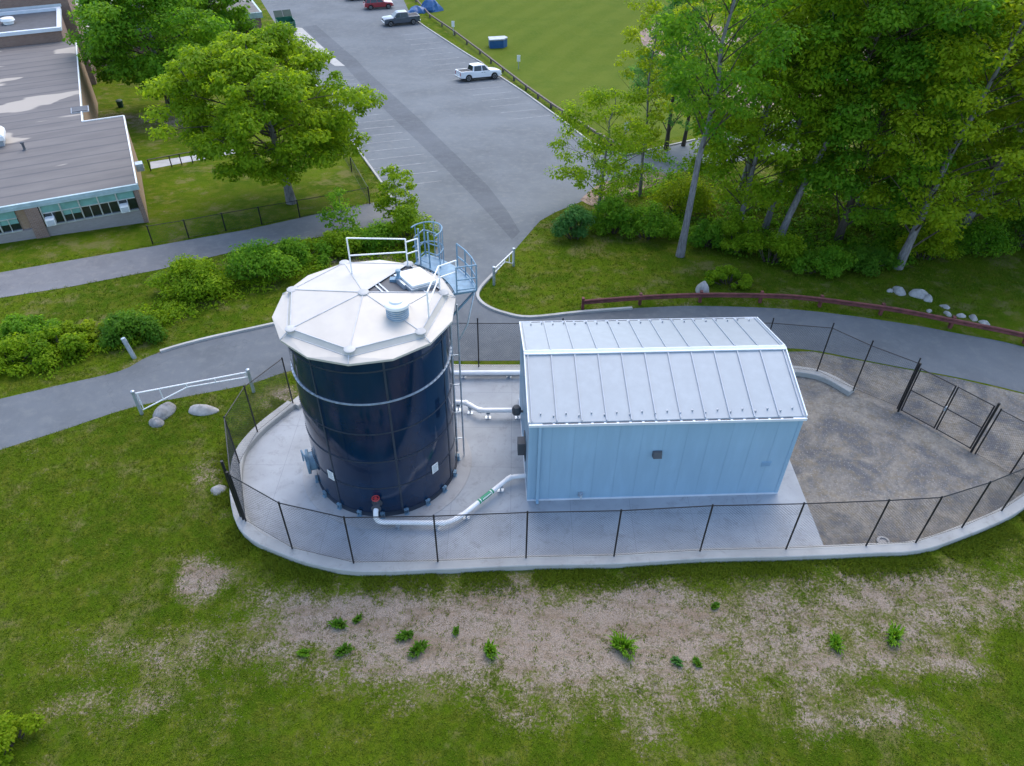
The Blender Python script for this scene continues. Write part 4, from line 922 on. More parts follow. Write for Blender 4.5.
def vehicle(name, label, cat, loc, rz, paint, kind, Lc=5.4, Wc=1.9, Hc=1.8, r=.39):
    t = thing(name, label, cat, loc, None, rz); hl = Lc/2; wb = Lc*.64; fx, rxx = wb/2+.05, -wb/2+.05; hw = Wc/2; bz = .42
    def arch(xc, n=7): return [(xc+(r+.09)*math.cos(a), r+(r+.09)*math.sin(a)) for a in np.linspace(math.pi*.98, math.pi*.02, n)]
    belt = Hc*.60
    low = [(-hl, bz+.05)]+[p for p in arch(rxx)]+[p for p in arch(fx)]+[(hl-.12, bz), (hl-.02, bz+.2)]
    if kind == 'pickup': top = [(hl-.03, belt-.12), (hl-.25, belt-.02), (hl-1.35, belt+.05), (-hl+.0, belt+.03)]
    else: top = [(hl-.03, belt-.15), (hl-.25, belt-.04), (hl-1.15, belt+.06), (-hl+.05, belt+.05)]
    prof = low+top; m = MB(); loops = []
    for fy, inset, dz in ((-1, .06, 0), (-.97, 0, 0), (-.6, 0, .03), (0, 0, .04), (.6, 0, .03), (.97, 0, 0), (1, .06, 0)):
        loops.append([Vector((x*(1-inset/hl), fy*hw, z+(dz if i >= len(low) else 0)-(inset*.5 if i >= len(low) else 0))) for i, (x, z) in enumerate(prof)])
    m.loft(loops); m.build("body", paint, t, smooth=True, auto=32)
    m = MB(); m.box((-hl+.3, -hw+.25, .25), (hl-.3, hw-.25, .6)); m.build("chassis", MAT['black'], t)
    # cab
    if kind == 'pickup': cx = [(hl-1.45, belt), (hl-2.15, Hc-.06), (hl-2.4, Hc), (-.75, Hc), (-.95, Hc-.06), (-1.12, belt)]
    else: cx = [(hl-1.2, belt), (hl-1.95, Hc-.06), (hl-2.2, Hc), (-hl+.55, Hc), (-hl+.3, Hc-.08), (-hl+.06, belt)]
    wt = [hw-.05, hw-.24, hw-.3, hw-.3, hw-.24, hw-.05]
    m = MB(); a, b = sec(cx, wt); m.frus(a, b); m.build("cabin", paint, t, bevel=.05)
    # glass panels proud of the cab
    def quad(ps): 
        m = MB(); ps = [Vector(p) for p in ps]; n = (ps[1]-ps[0]).cross(ps[3]-ps[0]).normalized()
        c = Vector((cx[0][0]-1.6, 0, belt+.2)); n = n if n.dot(ps[0]-c) > 0 else -n
        m.frus([p-n*.01 for p in ps], [p+n*.012 for p in ps]); return m
    def on(i, j, f, wside=None):    # point between cab profile i,j
        return cx[i][0]+(cx[j][0]-cx[i][0])*f, cx[i][1]+(cx[j][1]-cx[i][1])*f, wt[i]+(wt[j]-wt[i])*f
    for nm, (i, j) in (("windscreen", (0, 1)), ("rear_window", (5, 4))):
        A, B = on(i, j, .12), on(i, j, .93); quad([(A[0], -A[2]+.1, A[1]), (A[0], A[2]-.1, A[1]), (B[0], B[2]-.08, B[1]), (B[0], -B[2]+.08, B[1])]).build(nm, MAT['glass'], t)
    for s_ in (-1, 1):
        zl, zh = belt+.06, Hc-.11; yl, yh = (hw-.05)-.19*(zl-belt)/(Hc-.06-belt), (hw-.05)-.19*(zh-belt)/(Hc-.06-belt)
        fx0 = cx[0][0]-.28; fx1 = cx[1][0]-.02; bx0, bx1 = cx[5][0]+.18, cx[4][0]+.12; mid = (fx0+bx0)/2+.1
        segs = [((fx0, fx1), (mid+.05, mid+.05)), ((mid-.05, mid-.05), (bx0, bx1))] if kind == 'pickup' else [((fx0, fx1), (mid+.3, mid+.3)), ((mid+.2, mid+.2), (mid-.75, mid-.75)), ((mid-.85, mid-.85), (bx0, bx1))]
        for (a0_, a1_), (b0_, b1_) in segs:
            quad([(a0_, s_*yl, zl), (b0_, s_*yl, zl), (b1_, s_*yh, zh), (a1_, s_*yh, zh)]).build("side_window", MAT['glass'], t)
        m = MB(); m.box((fx0-.1, s_*(hw+.02), belt+.02), (fx0+.12, s_*(hw+.2), belt+.2)); m.build("wing_mirror", paint, t, bevel=.03)
        m = MB(); m.box((hl-.3, s_*(hw-.42)-.2, belt-.3), (hl-.0, s_*(hw-.42)+.2, belt-.1)); m.build("headlight", MAT['lampwhite'], t, bevel=.03)
        m = MB(); m.box((-hl-.015, s_*(hw-.16)-.1, belt-.4), (-hl+.1, s_*(hw-.16)+.1, belt-.02)); m.build("tail_light", MAT['lampred'], t, bevel=.02)
        for xx in (fx0-.55 if kind == 'pickup' else fx0-.6, mid):
            m = MB(); m.box((xx-.1, s_*hw-.004, belt-.13), (xx+.1, s_*(hw)+.02*s_, belt-.09)) if s_ > 0 else m.box((xx-.1, s_*hw-.02, belt-.13), (xx+.1, s_*hw+.004, belt-.09)); m.build("door_handle", MAT['black'], t)
        for xx in (fx, rxx): wheel(t, xx, s_*(hw-.13), r)
    m = MB(); m.box((hl-.08, -hw+.5, belt-.38), (hl+.02, hw-.5, belt-.12)); m.build("grille", MAT['black'], t)
    m = MB(); m.box((hl-.2, -hw+.06, bz-.02), (hl+.09, hw-.06, bz+.2)); m.build("bumper", MAT['chrome'] if kind == 'pickup' else paint, t, bevel=.05)
    m = MB(); m.box((-hl-.14, -hw+.06, bz), (-hl+.1, hw-.06, bz+.2)); m.build("bumper", MAT['chrome'] if kind == 'pickup' else paint, t, bevel=.05)
    m = MB(); m.box((-hl-.012, -.26, bz+.28), (-hl+.02, .26, bz+.42)); m.build("number_plate", MAT['whitepaint'], t)
    if kind == 'pickup':
        m = MB(); m.box((-hl+.1, -hw+.13, belt-.0), (-1.2, hw-.13, belt+.085)); m.build("bed", MAT['bed'], t)
        m = MB()
        for s_ in (-1, 1): m.box((-hl+.02, s_*(hw-.07)-.06, belt), (-1.14, s_*(hw-.07)+.06, belt+.12))
        m.box((-hl+.0, -hw+.02, belt-.05), (-hl+.1, hw-.02, belt+.12)); m.build("bed_rail", paint, t, bevel=.025)
    return t
a, b = G(468, 82), G(494, 79.5); c = (a+b)/2; ang = math.atan2(b.y-a.y, b.x-a.x); nn = Vector((-math.sin(ang), math.cos(ang), 0)); c = c+nn*.8
tv = vehicle("pickup_truck", "white crew-cab pickup parked nose to the grass beside the timber rail", "pickup truck", (c.x, c.y, T(c.y)+.02), ang, MAT['carwhite'], 'pickup', 5.4, 1.9, 1.8)
tv.rotation_euler[1] = math.atan(.11*math.sin(ang)); tv.rotation_euler[0] = -math.atan(.11*math.cos(ang))
a, b = G(391, 26.5), G(414, 24.5); c = (a+b)/2; ang = math.atan2(b.y-a.y, b.x-a.x); nn = Vector((-math.sin(ang), math.cos(ang), 0)); c = c+nn*.8
tv = vehicle("pickup_truck", "charcoal pickup with pale bed cover parked tail to the grass", "pickup truck", (c.x, c.y, T(c.y)+.02), ang+math.pi, MAT['cargrey'], 'pickup', 5.6, 1.95, 1.85)
a, b = G(370, 10), G(389, 8.8); c = (a+b)/2; ang = math.atan2(b.y-a.y, b.x-a.x); nn = Vector((-math.sin(ang), math.cos(ang), 0)); c = c+nn*.8
vehicle("parked_car", "red sport utility car at the top of the parking lot", "car", (c.x, c.y, T(c.y)+.02), ang, MAT['carred'], 'suv', 4.6, 1.85, 1.65, .36)
c = G(359, 0.5); vehicle("parked_car", "dark car cut off by the top edge beyond the red one", "car", (c.x, c.y+.8, T(c.y)+.02), ang, MAT['cardark'], 'suv', 4.5, 1.8, 1.5, .34)
# dumpster
p = G(287, 31); t = thing("dumpster", "green steel dumpster with open dark interior at the left lot edge", "dumpster", p, rz=math.radians(24))
m = MB(); Wd, Dd, Hd, th = 1.25, 1.0, 1.75, .07
m.box((-Wd, -Dd, .15), (Wd, -Dd+th, Hd*.8)); m.box((-Wd, Dd-th, .15), (Wd, Dd, Hd)); m.box((-Wd, -Dd+th, .15), (-Wd+th, Dd-th, Hd*.93)); m.box((Wd-th, -Dd+th, .15), (Wd, Dd-th, Hd*.93)); m.box((-Wd+th, -Dd+th, .15), (Wd-th, Dd-th, .25)); m.build("bin", MAT['dumpster'], t)
m = MB()
for x in (-1.0, -.35, .35, 1.0): m.box((x-.05, -Dd-.05, .15), (x+.05, -Dd, Hd*.8))
for s_ in (-1, 1): m.box((s_*(Wd+.06)-.06, -.5, .8), (s_*(Wd+.06)+.06, .5, 1.0)); m.box((s_*.9-.12, -.8, 0), (s_*.9+.12, .8, .15))
m.build("rib", MAT['dumpsterdark'], t)
m = MB(); Ml = Matrix.Translation((0, Dd, Hd)) @ Matrix.Rotation(math.radians(-50), 4, 'X'); m.box((-Wd, -.02, 0), (-.03, .05, 1.1), Ml); m.box((.03, -.02, 0), (Wd, .05, 1.1), Ml); m.build("lid", MAT['dumpsterdark'], t)
p = G(121, 107); t = thing("litter_bin", "small dark green bin on the bare ground beside the school", "bin", p); m = MB(); m.lathe((p.x, p.y, p.z), [(.28, 0), (.32, .62), (.34, .64), (.34, .7), (.2, .78), (.05, .8)], 16); part("drum", m, MAT['dumpsterdark'], t, smooth=True, auto=40); m = MB(); m.lathe((p.x, p.y, p.z+.64), [(.35, 0), (.35, .05)], 16); part("rim", m, MAT['dumpster'], t)

# ------------------------------------------------------------------ vegetation
def leaves_mesh(name, C, R, n, size, mat, rng, flat=.55, tintc=None, parent=None, loc=(0, 0, 0), droop=.25, aspect=.55):
    """C: clump centres (k,3), R: clump radii (k,), n: leaf total; one diamond-shaped folded leaf spray per quad."""
    C = np.asarray(C, float); R = np.asarray(R, float); w = R**2/np.sum(R**2)
    k = rng.choice(len(C), n, p=w)
    d = rng.normal(size=(n, 3)); d /= np.linalg.norm(d, axis=1)[:, None]
    rad = rng.random(n)**.45
    pos = C[k]+d*(R[k]*rad)[:, None]*np.array([1, 1, flat])
    up = np.array([0, 0, 1.]); nrm = d*.6+up*.75+rng.normal(size=(n, 3))*.45; nrm /= np.linalg.norm(nrm, axis=1)[:, None]
    out = d*np.array([1, 1, .2])+rng.normal(size=(n, 3))*.55; out[:, 2] -= droop
    t = out-nrm*np.sum(out*nrm, 1)[:, None]; t /= np.linalg.norm(t, axis=1)[:, None]+1e-9
    s = np.cross(nrm, t); L = size*(.6+.8*rng.random(n))[:, None]; Wd = L*aspect
    v = np.stack([pos-t*L*.5, pos+s*Wd*.5-nrm*L*.08+t*L*.05, pos+t*L*.5-nrm*L*.10, pos-s*Wd*.5-nrm*L*.08+t*L*.05], 1).reshape(-1, 3)
    me = bpy.data.meshes.new(name); me.vertices.add(4*n); me.loops.add(4*n); me.polygons.add(n)
    me.vertices.foreach_set("co", v.astype(np.float32).ravel()); me.loops.foreach_set("vertex_index", np.arange(4*n, dtype=np.int32))
    me.polygons.foreach_set("loop_start", np.arange(0, 4*n, 4, dtype=np.int32))
    tint = np.clip((tintc[k] if tintc is not None else .5)+rng.normal(size=n)*.22, 0, 1)
    a = me.attributes.new("tint", 'FLOAT', 'FACE'); a.data.foreach_set("value", tint.astype(np.float32))
    me.materials.append(mat); me.update(calc_edges=True)
    o = bpy.data.objects.new(name, me); link(o, parent); o.location = loc
    return o
def bez(a, b, c, n):
    return [a*(1-t)**2+b*2*t*(1-t)+c*t*t for t in np.linspace(0, 1, n)]
def tree(name, label, base, h, cr, cb, mat, bark='bark', lean=(0, 0), limbs=26, leaf=.3, n=20000, tr=.3, seed=1, group=None, shape='round', fork=0, clump=1.0, rise=.25, bare=.0, off=(0, 0), subs=4, extra=1.2):
    rng = np.random.default_rng(seed); root = thing(name, label, "tree", base, group)
    mb = MB(); top = np.array([lean[0], lean[1], h*.93]); z0 = np.array([0, 0, -.3])
    knots = [z0]; kn = 9
    for i in range(1, kn+1):
        f = i/kn; knots.append(np.array([lean[0]*f**1.15, lean[1]*f**1.15, h*.93*f])+np.r_[rng.normal(size=2)*.012*h*f*(i < kn), 0])
    mb.tube(knots, [tr*1.35 if i == 0 else tr*(1-.86*i/kn) for i in range(kn+1)], 9)
    tp = lambda f: np.array([np.interp(f*kn, range(kn+1), [k[j] for k in knots]) for j in range(3)])
    C, R = [], []
    for i in range(limbs):
        f = cb+(.97-cb)*((i+.5*rng.random())/limbs); u = (f-cb)/(1-cb)
        if shape == 'round': env = math.sqrt(max(.06, 1-(1.9*u-.72)**2/1.45))
        elif shape == 'flat': env = (.72+.28*math.sin(u*3.0))*math.sqrt(max(.05, 1-u**2.6))
        elif shape == 'col': env = .75*math.sqrt(max(.1, 1-(2*u-1)**4))
        else: env = (1-u)*.9+.15
        az = 2.39996*i+rng.normal()*.35; ln = cr*env*(.8+.35*rng.random())
        p0 = tp(max(.04, f-.10-.12*rng.random()*(1-u))); hz = np.array([math.cos(az), math.sin(az), 0])
        end = tp(min(.99, f))+hz*ln+np.array([off[0]*u, off[1]*u, ln*rise*(.3+rng.random())])
        mid = (p0+end)/2+np.array([0, 0, ln*.12])+hz*ln*.05
        P = bez(p0, mid, end, 6); rb = max(.018, tr*.27*(1-u*.6)); mb.m = 1
        mb.tube(P, [rb*(1-.85*q/5) for q in range(6)], 5, False)
        if rng.random() < bare: continue
        C.append(end); R.append(clump*(.75+.5*rng.random()))
        for s_ in range(subs):
            q = .35+.65*rng.random(); b0 = P[min(5, int(q*5))]; sd = np.array([-hz[1], hz[0], 0])*(1 if s_ % 2 else -1)
            e = b0+(sd*(.35+.5*rng.random())+hz*.3)*ln*.42*(1.1-.4*q)+np.array([0, 0, (rng.random()-.25)*ln*.22])
            mb.tube([b0, (b0+e)/2+np.array([0, 0, .06*ln]), e], [rb*.4, rb*.28, rb*.1], 4, False)
            C.append(e); R.append(clump*(.6+.55*rng.random()))
    C.append(tp(.99)); R.append(clump*.8)
    for i in range(int(limbs*extra)):
        u = rng.random()**.8; f = cb+(.97-cb)*u; az = rng.random()*6.283
        if shape == 'round': env = math.sqrt(max(.06, 1-(1.9*u-.72)**2/1.45))
        elif shape == 'flat': env = (.72+.28*math.sin(u*3.0))*math.sqrt(max(.05, 1-u**2.6))
        elif shape == 'col': env = .75*math.sqrt(max(.1, 1-(2*u-1)**4))
        else: env = (1-u)*.9+.15
        C.append(tp(min(.99, f))+np.array([math.cos(az)*cr*env*(.75+.25*rng.random())+off[0]*u, math.sin(az)*cr*env*(.75+.25*rng.random())+off[1]*u, cr*rise*.4])); R.append(clump*(.6+.5*rng.random()))
    tint = np.clip(.45+rng.normal(size=len(C))*.2, 0, 1)
    mb.build("trunk", [MAT[bark], MAT['barkdark']], root, smooth=True, auto=60)
    leaves_mesh("crown", C, R, n, leaf, mat, rng, .5, tint, root)
    return root
def shrub(name, label, base, rx, ry, h, mat, n=2500, leaf=.14, seed=1, group=None, cat="shrub", stems=7, clump=.38):
    rng = np.random.default_rng(seed); root = thing(name, label, cat, base, group); mb = MB(); C, R = [], []; k = max(8, int(rx*ry*7)+6)
    for i in range(k):
        a = rng.random()*6.283; q = rng.random()**.5; x, y = rx*q*math.cos(a)*.85, ry*q*math.sin(a)*.85; z = h*(.22+.80*(1-.75*q*q)*rng.random()**.7)
        dz = T(base.y+y)-T(base.y)
        C.append((x, y, z+dz)); R.append(min(h, max(rx, ry))*clump*(.45+.85*rng.random()))
        if i < stems*3: mb.tube([(x*.25, y*.25, -.1), (x*.6, y*.6, z*.5), (x, y, z+dz)], [.04, .03, .012], 5)
    mb.build("stem", MAT['barkdark'], root)
    leaves_mesh("foliage", C, R, n, leaf, mat, rng, .7, np.clip(.45+rng.normal(size=len(C))*.22, 0, 1), root)
    return root

# two big trees by the school
b = G(292, 203); tree("shade_tree", "broad bright green shade tree on the school lawn, left of the parking lot", b, 12.4, 7.0, .31, MAT['leafA'], lean=(-1.2, .6), limbs=46, leaf=.27, n=66000, tr=.34, seed=11, shape='flat', clump=1.05, rise=.16, subs=5)
b = G(172, 112); tree("shade_tree", "darker green tree against the school roof behind the broad bright tree", b, 13.5, 6.2, .22, MAT['leafB'], lean=(0, 0), limbs=42, leaf=.36, n=42000, tr=.38, seed=12, shape='round', clump=1.4, subs=5)
b = G(212, 60); tree("shade_tree", "dark green tree rising behind the broad bright tree at the top edge", b, 13, 6.5, .25, MAT['leafB'], limbs=34, leaf=.45, n=24000, tr=.34, seed=13, clump=1.4)

FW = "trees of the wood behind the guard rail"
def ft(label, px, py, h, cr, cb, m, lean=(0, 0), **k):
    k.setdefault('group', FW); return tree(k.pop('name', "woodland_tree"), label, G(px, py), h, cr, cb, MAT[m], lean=lean, **k)
# small and thin trees on the wood's left edge
ft("small bright lime-green tree at the wood's left corner by the lot", 598, 212, 9.3, 3.6, .22, 'leafA', (.5, .5), limbs=26, leaf=0.205, n=10125, tr=.13, seed=21, clump=.75, subs=3)
ft("thin spindly tree behind the small lime-green one", 640, 196, 15.5, 2.8, .35, 'leafC', (-.6, 1), limbs=24, leaf=0.213, n=5670, tr=.12, seed=22, clump=.65, shape='col', bare=.25, subs=3)
ft("blue-green tree with a dark straight trunk at the field corner", 666, 150, 14.5, 4.4, .28, 'leafE', (-.4, 0), limbs=26, leaf=0.246, n=10125, tr=.2, seed=23, bark='barkdark', clump=.9, shape='spire', subs=4)
ft("slim dark-trunked tree just right of the blue-green one", 683, 146, 16, 3.0, .40, 'leafC', (.8, 0), limbs=20, leaf=0.246, n=6075, tr=.17, seed=24, bark='barkdark', clump=.9)
# main front row
ft("tall grey-trunked tree leaning right, standing alone at the edge of the mown wedge", 680, 256, 21, 3.8, .52, 'leafB', (.7, 1.2), limbs=28, leaf=0.246, n=14850, tr=.24, seed=25, clump=1.05, bare=.1)
ft("pale trunk leaning strongly right out of the bushes", 776, 246, 21, 4.6, .60, 'leafB', (5.0, 2.0), limbs=26, leaf=0.262, n=21600, tr=.24, seed=26, clump=1.1, bare=.15)
ft("grey trunk just left of the strongly leaning pale one", 765, 228, 20, 4.2, .50, 'leafA', (1.9, 1.0), limbs=28, leaf=0.262, n=21600, tr=.2, seed=27, clump=1.05)
ft("full bright maple in front of the two leaning trunks", 738, 232, 13.5, 4.4, .25, 'leafA', (.2, .3), limbs=36, leaf=0.246, n=28350, tr=.2, seed=28, clump=1.0)
ft("dense mid-green tree right of the leaning trunks", 838, 240, 17, 5.0, .20, 'leafB', (.4, .4), limbs=38, leaf=0.262, n=31050, tr=.25, seed=29, bark='barkdark', clump=1.15)
ft("yellow-green tree with a short grey trunk above the row of pale stones", 897, 268, 18, 4.8, .24, 'leafC', (2.4, 1.2), limbs=36, leaf=0.246, n=27000, tr=.27, seed=30, clump=1.0, bare=.1)
ft("forked grey-limbed tree near the right edge of the wood", 955, 244, 20, 5.6, .26, 'leafC', (2.6, .8), limbs=30, leaf=0.246, n=27000, tr=.30, seed=31, clump=1.0, bare=.22)
ft("tree at the right edge above the mown bank", 1022, 238, 19, 5.5, .2, 'leafC', (.5, .5), limbs=36, leaf=0.262, n=27000, tr=.28, seed=32, clump=1.1, bare=.1)
# rows behind
for k, (px, py, h, cr, cb, m, ln, lab) in enumerate((
    (742, 190, 21, 3.6, .45, 'leafC', (1, 0), "yellow-green tree filling in behind the lone grey trunk"),
    (795, 196, 23, 5.6, .18, 'leafB', (.5, 0), "tall deep-green tree behind the two leaning trunks"),
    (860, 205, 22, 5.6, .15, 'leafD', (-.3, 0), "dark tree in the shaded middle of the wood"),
    (915, 200, 21, 5.4, .15, 'leafB', (.2, 0), "second-row green tree behind the short grey trunk"),
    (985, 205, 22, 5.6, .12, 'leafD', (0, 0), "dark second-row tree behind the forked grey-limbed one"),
    (1060, 205, 21, 5.6, .12, 'leafB', (0, 0), "second-row tree at the wood's right border"),
    (975, 150, 23, 6.4, .12, 'leafB', (0, 0), "deep-wood green tree below the top right corner"),
    )):
    ft(lab, px, py, h, cr, cb, m, ln, limbs=30, leaf=.32, n=13000, tr=.26, seed=50+k, bark='barkdark' if k % 2 else 'bark', clump=1.35)

# understorey bushes along the wood's foot
UB = "bushes along the foot of the wood"
for k, (px, py, rx, ry, h, m, n, lab) in enumerate((
    (575, 238, 1.6, 1.3, 2.2, 'leafE', 3600, "blue-green bush at the wedge's upper tip beside the lot"),
    (612, 233, 2.0, 1.4, 2.4, 'leafB', 4200, "rounded bush under the small lime-green tree"),
    (647, 238, 1.9, 1.3, 2.3, 'leafB', 4200, "leafy bush left of the lone grey trunk"),
    (706, 246, 1.4, 1.2, 1.9, 'leafB', 3000, "bush hugging the right of the lone grey trunk"),
    (735, 252, 1.3, 1.1, 3.0, 'leafA', 3400, "narrow upright bright bush left of the leaning trunks' foot"),
    (770, 262, 1.9, 1.3, 2.6, 'leafA', 4600, "vine-covered bush at the foot of the leaning trunks"),
    (728, 284, 1.7, .9, 1.0, 'leafA', 2600, "low bright bush behind the tall whitish boulder"),
    (820, 272, 2.4, 1.2, 1.6, 'leafB', 4200, "spreading bush on the bank right of the leaning trunks"),
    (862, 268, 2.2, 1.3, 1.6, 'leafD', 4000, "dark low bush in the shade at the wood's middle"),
    (925, 258, 2.0, 1.3, 2.0, 'leafC', 3800, "yellow-green bush right of the short grey trunk"),
    (970, 252, 2.4, 1.4, 2.2, 'leafB', 4200, "bush at the top of the mown bank near the right edge"),
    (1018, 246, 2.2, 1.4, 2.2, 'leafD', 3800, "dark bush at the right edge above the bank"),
    (680, 212, 2.2, 1.6, 2.8, 'leafC', 4200, "yellowish bush in the gap behind the lone trunk"),
    )):
    shrub("bush", lab, G(px, py), rx, ry, h, MAT[m], int(n*1.3), .18, 80+k, UB, "bush")
# shrub belt left of the tank
SB = "shrubs on the grass strip between path and road"
for k, (px, py, rx, ry, h, m, n, lab) in enumerate((
    (194, 291, 2.9, 1.6, 2.1, 'leafA', 9000, "big rounded light green shrub beside the path"),
    (262, 278, 2.2, 1.5, 2.3, 'leafB', 6500, "mid-green shrub right of the big rounded one"),
    (300, 262, 2.4, 1.3, 1.6, 'leafB', 5500, "low spreading shrub below the school lawn's fence"),
    (336, 252, 2.2, 1.2, 1.6, 'leafA', 5000, "bright shrub behind the tank's white roof railing"),
    (372, 246, 2.0, 1.2, 1.9, 'leafB', 5000, "shrub left of the ladder cage"),
    (408, 242, 1.8, 1.2, 2.6, 'leafA', 5000, "leafy bright shrub at the lot corner beside the ladder cage"),
    (128, 339, 1.9, 1.1, 1.5, 'leafD', 6000, "dark rounded shrub near the leaning wooden post"),
    (62, 352, 2.2, 1.2, 1.3, 'leafA', 5200, "yellow-green shrub left of the dark rounded one"),
    (10, 366, 2.6, 1.3, 1.4, 'leafA', 5200, "yellow-green shrub at the left edge beside the road"),
    (30, 338, 2.2, 1.2, 1.2, 'leafB', 4200, "low mid-green shrub behind the left-edge one"),
    (88, 336, 1.9, 1.1, .9, 'leafC', 3200, "low yellowish shrub behind the dark rounded one"),
    (12, 742, 1.0, .9, 1.3, 'leafC', 3200, "yellow-green leafy bush in the bottom left corner"),
    )):
    shrub("shrub", lab, G(px, py), rx, ry, h, MAT[m], n, .17 if k < 11 else .12, 120+k, SB if k < 11 else None)
tree("sapling", "young leafy sapling standing at the lower corner of the lot's left kerb", G(398, 222), 4.2, 1.5, .2, MAT['leafA'], limbs=16, leaf=.22, n=2600, tr=.06, seed=150, clump=.5, subs=3)
tree("sapling", "thin sapling with sparse leaves beside the path, left of the roof railing", G(345, 240), 3.6, 1.3, .25, MAT['leafB'], limbs=12, leaf=.22, n=1100, tr=.05, seed=151, clump=.45, subs=2)
# weeds on the bare patch
WD = "weeds growing on the bare patch"
for k, (px, py, s_, lab) in enumerate(((418, 651, .42, "largest spiky dark weed on the bare patch"), (406, 637, .34, "dark weed just above-left of the largest spiky one"), (339, 626, .34, "dark leafy weed at the left of the bare patch"), (623, 649, .62, "wide bright grassy clump right of the patch's middle"), (490, 652, .42, "pale feathery weed right of the largest spiky one"), (456, 632, .2, "small weed up-right of the largest spiky one"), (358, 620, .22, "small weed right of the dark leafy one"), (344, 652, .36, "wispy tall weed near the patch's lower left"), (304, 654, .26, "bright low weed at the patch's lower left rim"), (677, 663, .25, "bluish weed below-right of the wide bright clump"), (697, 664, .22, "green weed right of the bluish one"), (835, 645, .4, "bright weed tuft in the thin grass towards the right"), (893, 638, .5, "light grassy clump at the right of the thin grass"), (715, 607, .22, "small dark weed at the top of the rut"))):
    rng = np.random.default_rng(300+k); root = thing("weed", lab, "weed", G(px, py), WD); nb = int(110+260*s_)
    m = MB()
    for j in range(nb):
        a = rng.random()*6.283; r0 = s_*(.75*rng.random()**.5)*(.6+.4*math.sin(2*a+k)); ln = s_*(.3+.75*rng.random()**1.5); sp = .1+.75*rng.random()**1.3; wd = .018+.03*rng.random()*(1 if k in (0, 1, 2, 5, 6, 9) else .6)
        p0 = Vector((r0*math.cos(a), r0*math.sin(a), -.01)); h_ = Vector((math.cos(a), math.sin(a), 0)); sd_ = Vector((-h_.y, h_.x, 0))*wd
        p1 = p0+h_*ln*sp*.4+Vector((0, 0, ln*.6)); p2 = p0+h_*ln*sp+Vector((0, 0, ln*(.85-.4*sp)))
        m.face([p0-sd_*.5, p0+sd_*.5, p1+sd_, p1-sd_]); m.face([p1-sd_, p1+sd_, p2])
    o = m.build("leaf_tuft", MAT[('leafD', 'leafD', 'leafD', 'leafB', 'leafB', 'leafD', 'leafD', 'leafD', 'leafB', 'leafE', 'leafD', 'leafB', 'leafB', 'leafD')[k]], root)
    me = o.data; a_ = me.attributes.new("tint", 'FLOAT', 'FACE'); a_.data.foreach_set("value", rng.random(len(me.polygons)).astype(np.float32))

# grass blades and straw as ground cover
def in_poly(x, y, poly):
    c = np.zeros(len(x), bool); n = len(poly)
    for i in range(n):
        x0, y0 = poly[i]; x1, y1 = poly[i-1]
        with np.errstate(divide='ignore', invalid='ignore'):
            c ^= ((y0 > y) != (y1 > y)) & (x < (x1-x0)*(y-y0)/(y1-y0+1e-12)+x0)
    return c
def blades(name, label, xy, hgt, lean, mat, seed, width=.02, tint=.5, z0=0., nb=4):
    rng = np.random.default_rng(seed); xy = np.repeat(xy, nb, 0)+rng.normal(size=(len(xy)*nb, 2))*.05; n = len(xy)
    z = np.interp(xy[:, 1], _ys, _tz); a = rng.random(n)*6.283; h = np.repeat(hgt, nb)*(.6+.8*rng.random(n)); ln = h*lean*(.4+rng.random(n))
    d = np.stack([np.cos(a), np.sin(a)], 1); s = np.stack([-d[:, 1], d[:, 0]], 1)*(width*(.7+.6*rng.random(n)))[:, None]
    b = np.c_[xy, z-.01+z0]; tip = np.c_[xy+d*ln[:, None], z+h+z0]
    v = np.stack([b-np.c_[s, np.zeros(n)], b+np.c_[s, np.zeros(n)], tip], 1).reshape(-1, 3)
    me = bpy.data.meshes.new(name); me.vertices.add(3*n); me.loops.add(3*n); me.polygons.add(n)
    me.vertices.foreach_set("co", v.astype(np.float32).ravel()); me.loops.foreach_set("vertex_index", np.arange(3*n, dtype=np.int32)); me.polygons.foreach_set("loop_start", np.arange(0, 3*n, 3, dtype=np.int32))
    patch = .5+.35*np.sin(xy[:, 0]*.8+np.sin(xy[:, 1]*.6)*2)*np.sin(xy[:, 1]*.9+xy[:, 0]*.3)
    at = me.attributes.new("tint", 'FLOAT', 'FACE'); at.data.foreach_set("value", np.clip(tint+.5*(patch-.5)+rng.normal(size=n)*.22, 0, 1).astype(np.float32))
    me.materials.append(mat); me.update(calc_edges=True); o = bpy.data.objects.new(name, me); link(o); tag(o, label, kind="stuff"); return o
rg = np.random.default_rng(5)
def scatter(n, x0, x1, y0, y1): return np.c_[x0+(x1-x0)*rg.random(n), y0+(y1-y0)*rg.random(n)]
comp = [(p.x, p.y) for p in crv(FP[:16], 3)]+[(30, 22), (30, 36), (0, 32)]+[(p.x, p.y) for p in reversed(BP[:5])]
# widen the compound outline by the kerb
def off_poly(poly, d):
    out = []
    for i in range(len(poly)):
        a = Vector((*poly[i-1], 0)); b = Vector((*poly[(i+1) % len(poly)], 0)); t_ = (b-a).normalized(); out.append((poly[i][0]+t_.y*d, poly[i][1]-t_.x*d))
    return out
comp_o = off_poly(comp, .42)
roadp = [(G(*q).x, G(*q).y) for q in road_front+[(1150, 385)]+road_back_r+[(478, 280), (430, 262)]+road_back_l]
lotp = [(G(*q).x, G(*q).y) for q in [(432, 262), (478, 280)]+lot_right+lot_left]
pathp = [(G(*q).x, G(*q).y) for q in [(-120, 298), (0, 272.7), (150, 247), (246, 230), (345, 208), (392, 199), (410, 220), (386, 223.5), (250, 248), (158, 270), (0, 298), (-120, 324)]]
def free(xy):
    b = np.zeros(len(xy), bool)
    for pl in (comp_o, roadp, lotp, pathp): b |= in_poly(xy[:, 0], xy[:, 1], pl)
    return xy[~b]
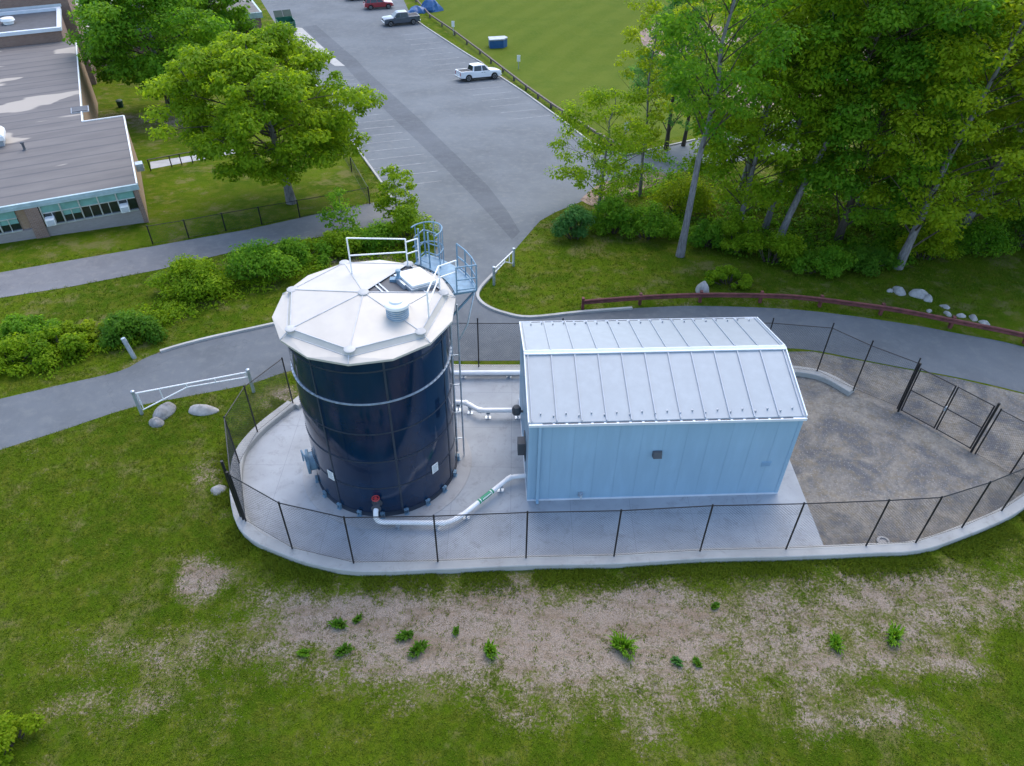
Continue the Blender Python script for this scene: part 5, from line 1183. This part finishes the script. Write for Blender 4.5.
xy = free(scatter(120000, -26, 26, 8, 30)); d = dirt_np(xy[:, 0], xy[:, 1])
nn_ = np.array([mnoise.noise(Vector((x*.9, y*.9, 0)))+.6*mnoise.noise(Vector((x*3., y*3., 4))) for x, y in xy]); dd = d+nn_*.45
cl = np.array([mnoise.noise(Vector((x*2.6, y*2.6, 9))) for x, y in xy]); g_ = xy[(rg.random(len(xy)) > np.clip((dd-.12)*2.0, 0, .975)) | ((cl > .16) & (rg.random(len(xy)) > .60))]
blades("lawn_grass", "mown grass blades of the lawn in front", g_, np.full(len(g_), .06), 1.2, MAT['blade'], 1, .016, .62)
s_ = xy[(rg.random(len(xy)) < np.clip((dd-.18)*1.1, 0, .6))]
blades("dry_straw", "dry straw litter on the bare patch", s_, np.full(len(s_), .025), 4.2, MAT['strawblade'], 2, .011, .33, nb=5)
# longer grass against the kerb and along road edges
t_ = []
for i in range(14000):
    k = rg.integers(0, len(full)-1); f = rg.random(); p = full[k].lerp(full[k+1], f); dv = (full[k+1]-full[k]).normalized(); w_ = .40+abs(rg.normal())*.45; t_.append((p.x+dv.y*w_, p.y-dv.x*w_))
t_ = np.array(t_); keep = np.array([mnoise.noise(Vector((x*.7, y*.7, 2))) > -.15 for x, y in t_]); t_ = t_[keep]
blades("verge_grass", "longer grass growing against the kerb wall", t_, np.full(len(t_), .11), .9, MAT['blade'], 3, .018, .75)
xy = free(scatter(60000, -45, 45, 30, 62)); d = dirt_np(xy[:, 0], xy[:, 1]); xy = xy[rg.random(len(xy)) > np.clip(d, 0, .9)]
xy = xy[~in_poly(xy[:, 0], xy[:, 1], [(G(*q).x, G(*q).y) for q in [(-90, 277), (150, 245), (372, 202), (352, 172), (335, 143), (300, 60), (60, 60), (-90, 225)]])]
blades("lawn_grass", "grass of the verges and banks beyond the road", xy, np.full(len(xy), .08), 1., MAT['blade'], 4, .022, .55)
# undergrowth under the wood
C = []
for i in range(520):
    px, py = rg.uniform(600, 1060), 0; py = np.interp(px, [600, 700, 780, 860, 960, 1060], [226, 244, 262, 268, 252, 240])-rg.random()**1.3*80; p = G(px, py); C.append((p.x, p.y, p.z+.1+.35*rg.random()))
o = leaves_mesh("undergrowth", C, rg.uniform(.5, 1.3, len(C)), 26000, .26, MAT['leafB'], rg, .45, np.clip(.35+rg.normal(size=len(C))*.25, 0, 1)); tag(o, "low leafy undergrowth covering the ground beneath the wood", kind="stuff")
C = []
for i in range(260):
    px, py = rg.uniform(-40, 420), 0; py = np.interp(px, [-40, 60, 130, 200, 300, 420], [360, 348, 330, 292, 262, 244])+rg.normal()*9+4; p = G(px, py); C.append((p.x, p.y, p.z+.1+.2*rg.random()))
o = leaves_mesh("undergrowth", C, rg.uniform(.4, .9, len(C)), 16000, .17, MAT['leafA'], rg, .45, np.clip(.5+rg.normal(size=len(C))*.25, 0, 1)); tag(o, "weedy ground cover among the shrubs beside the path", kind="stuff")
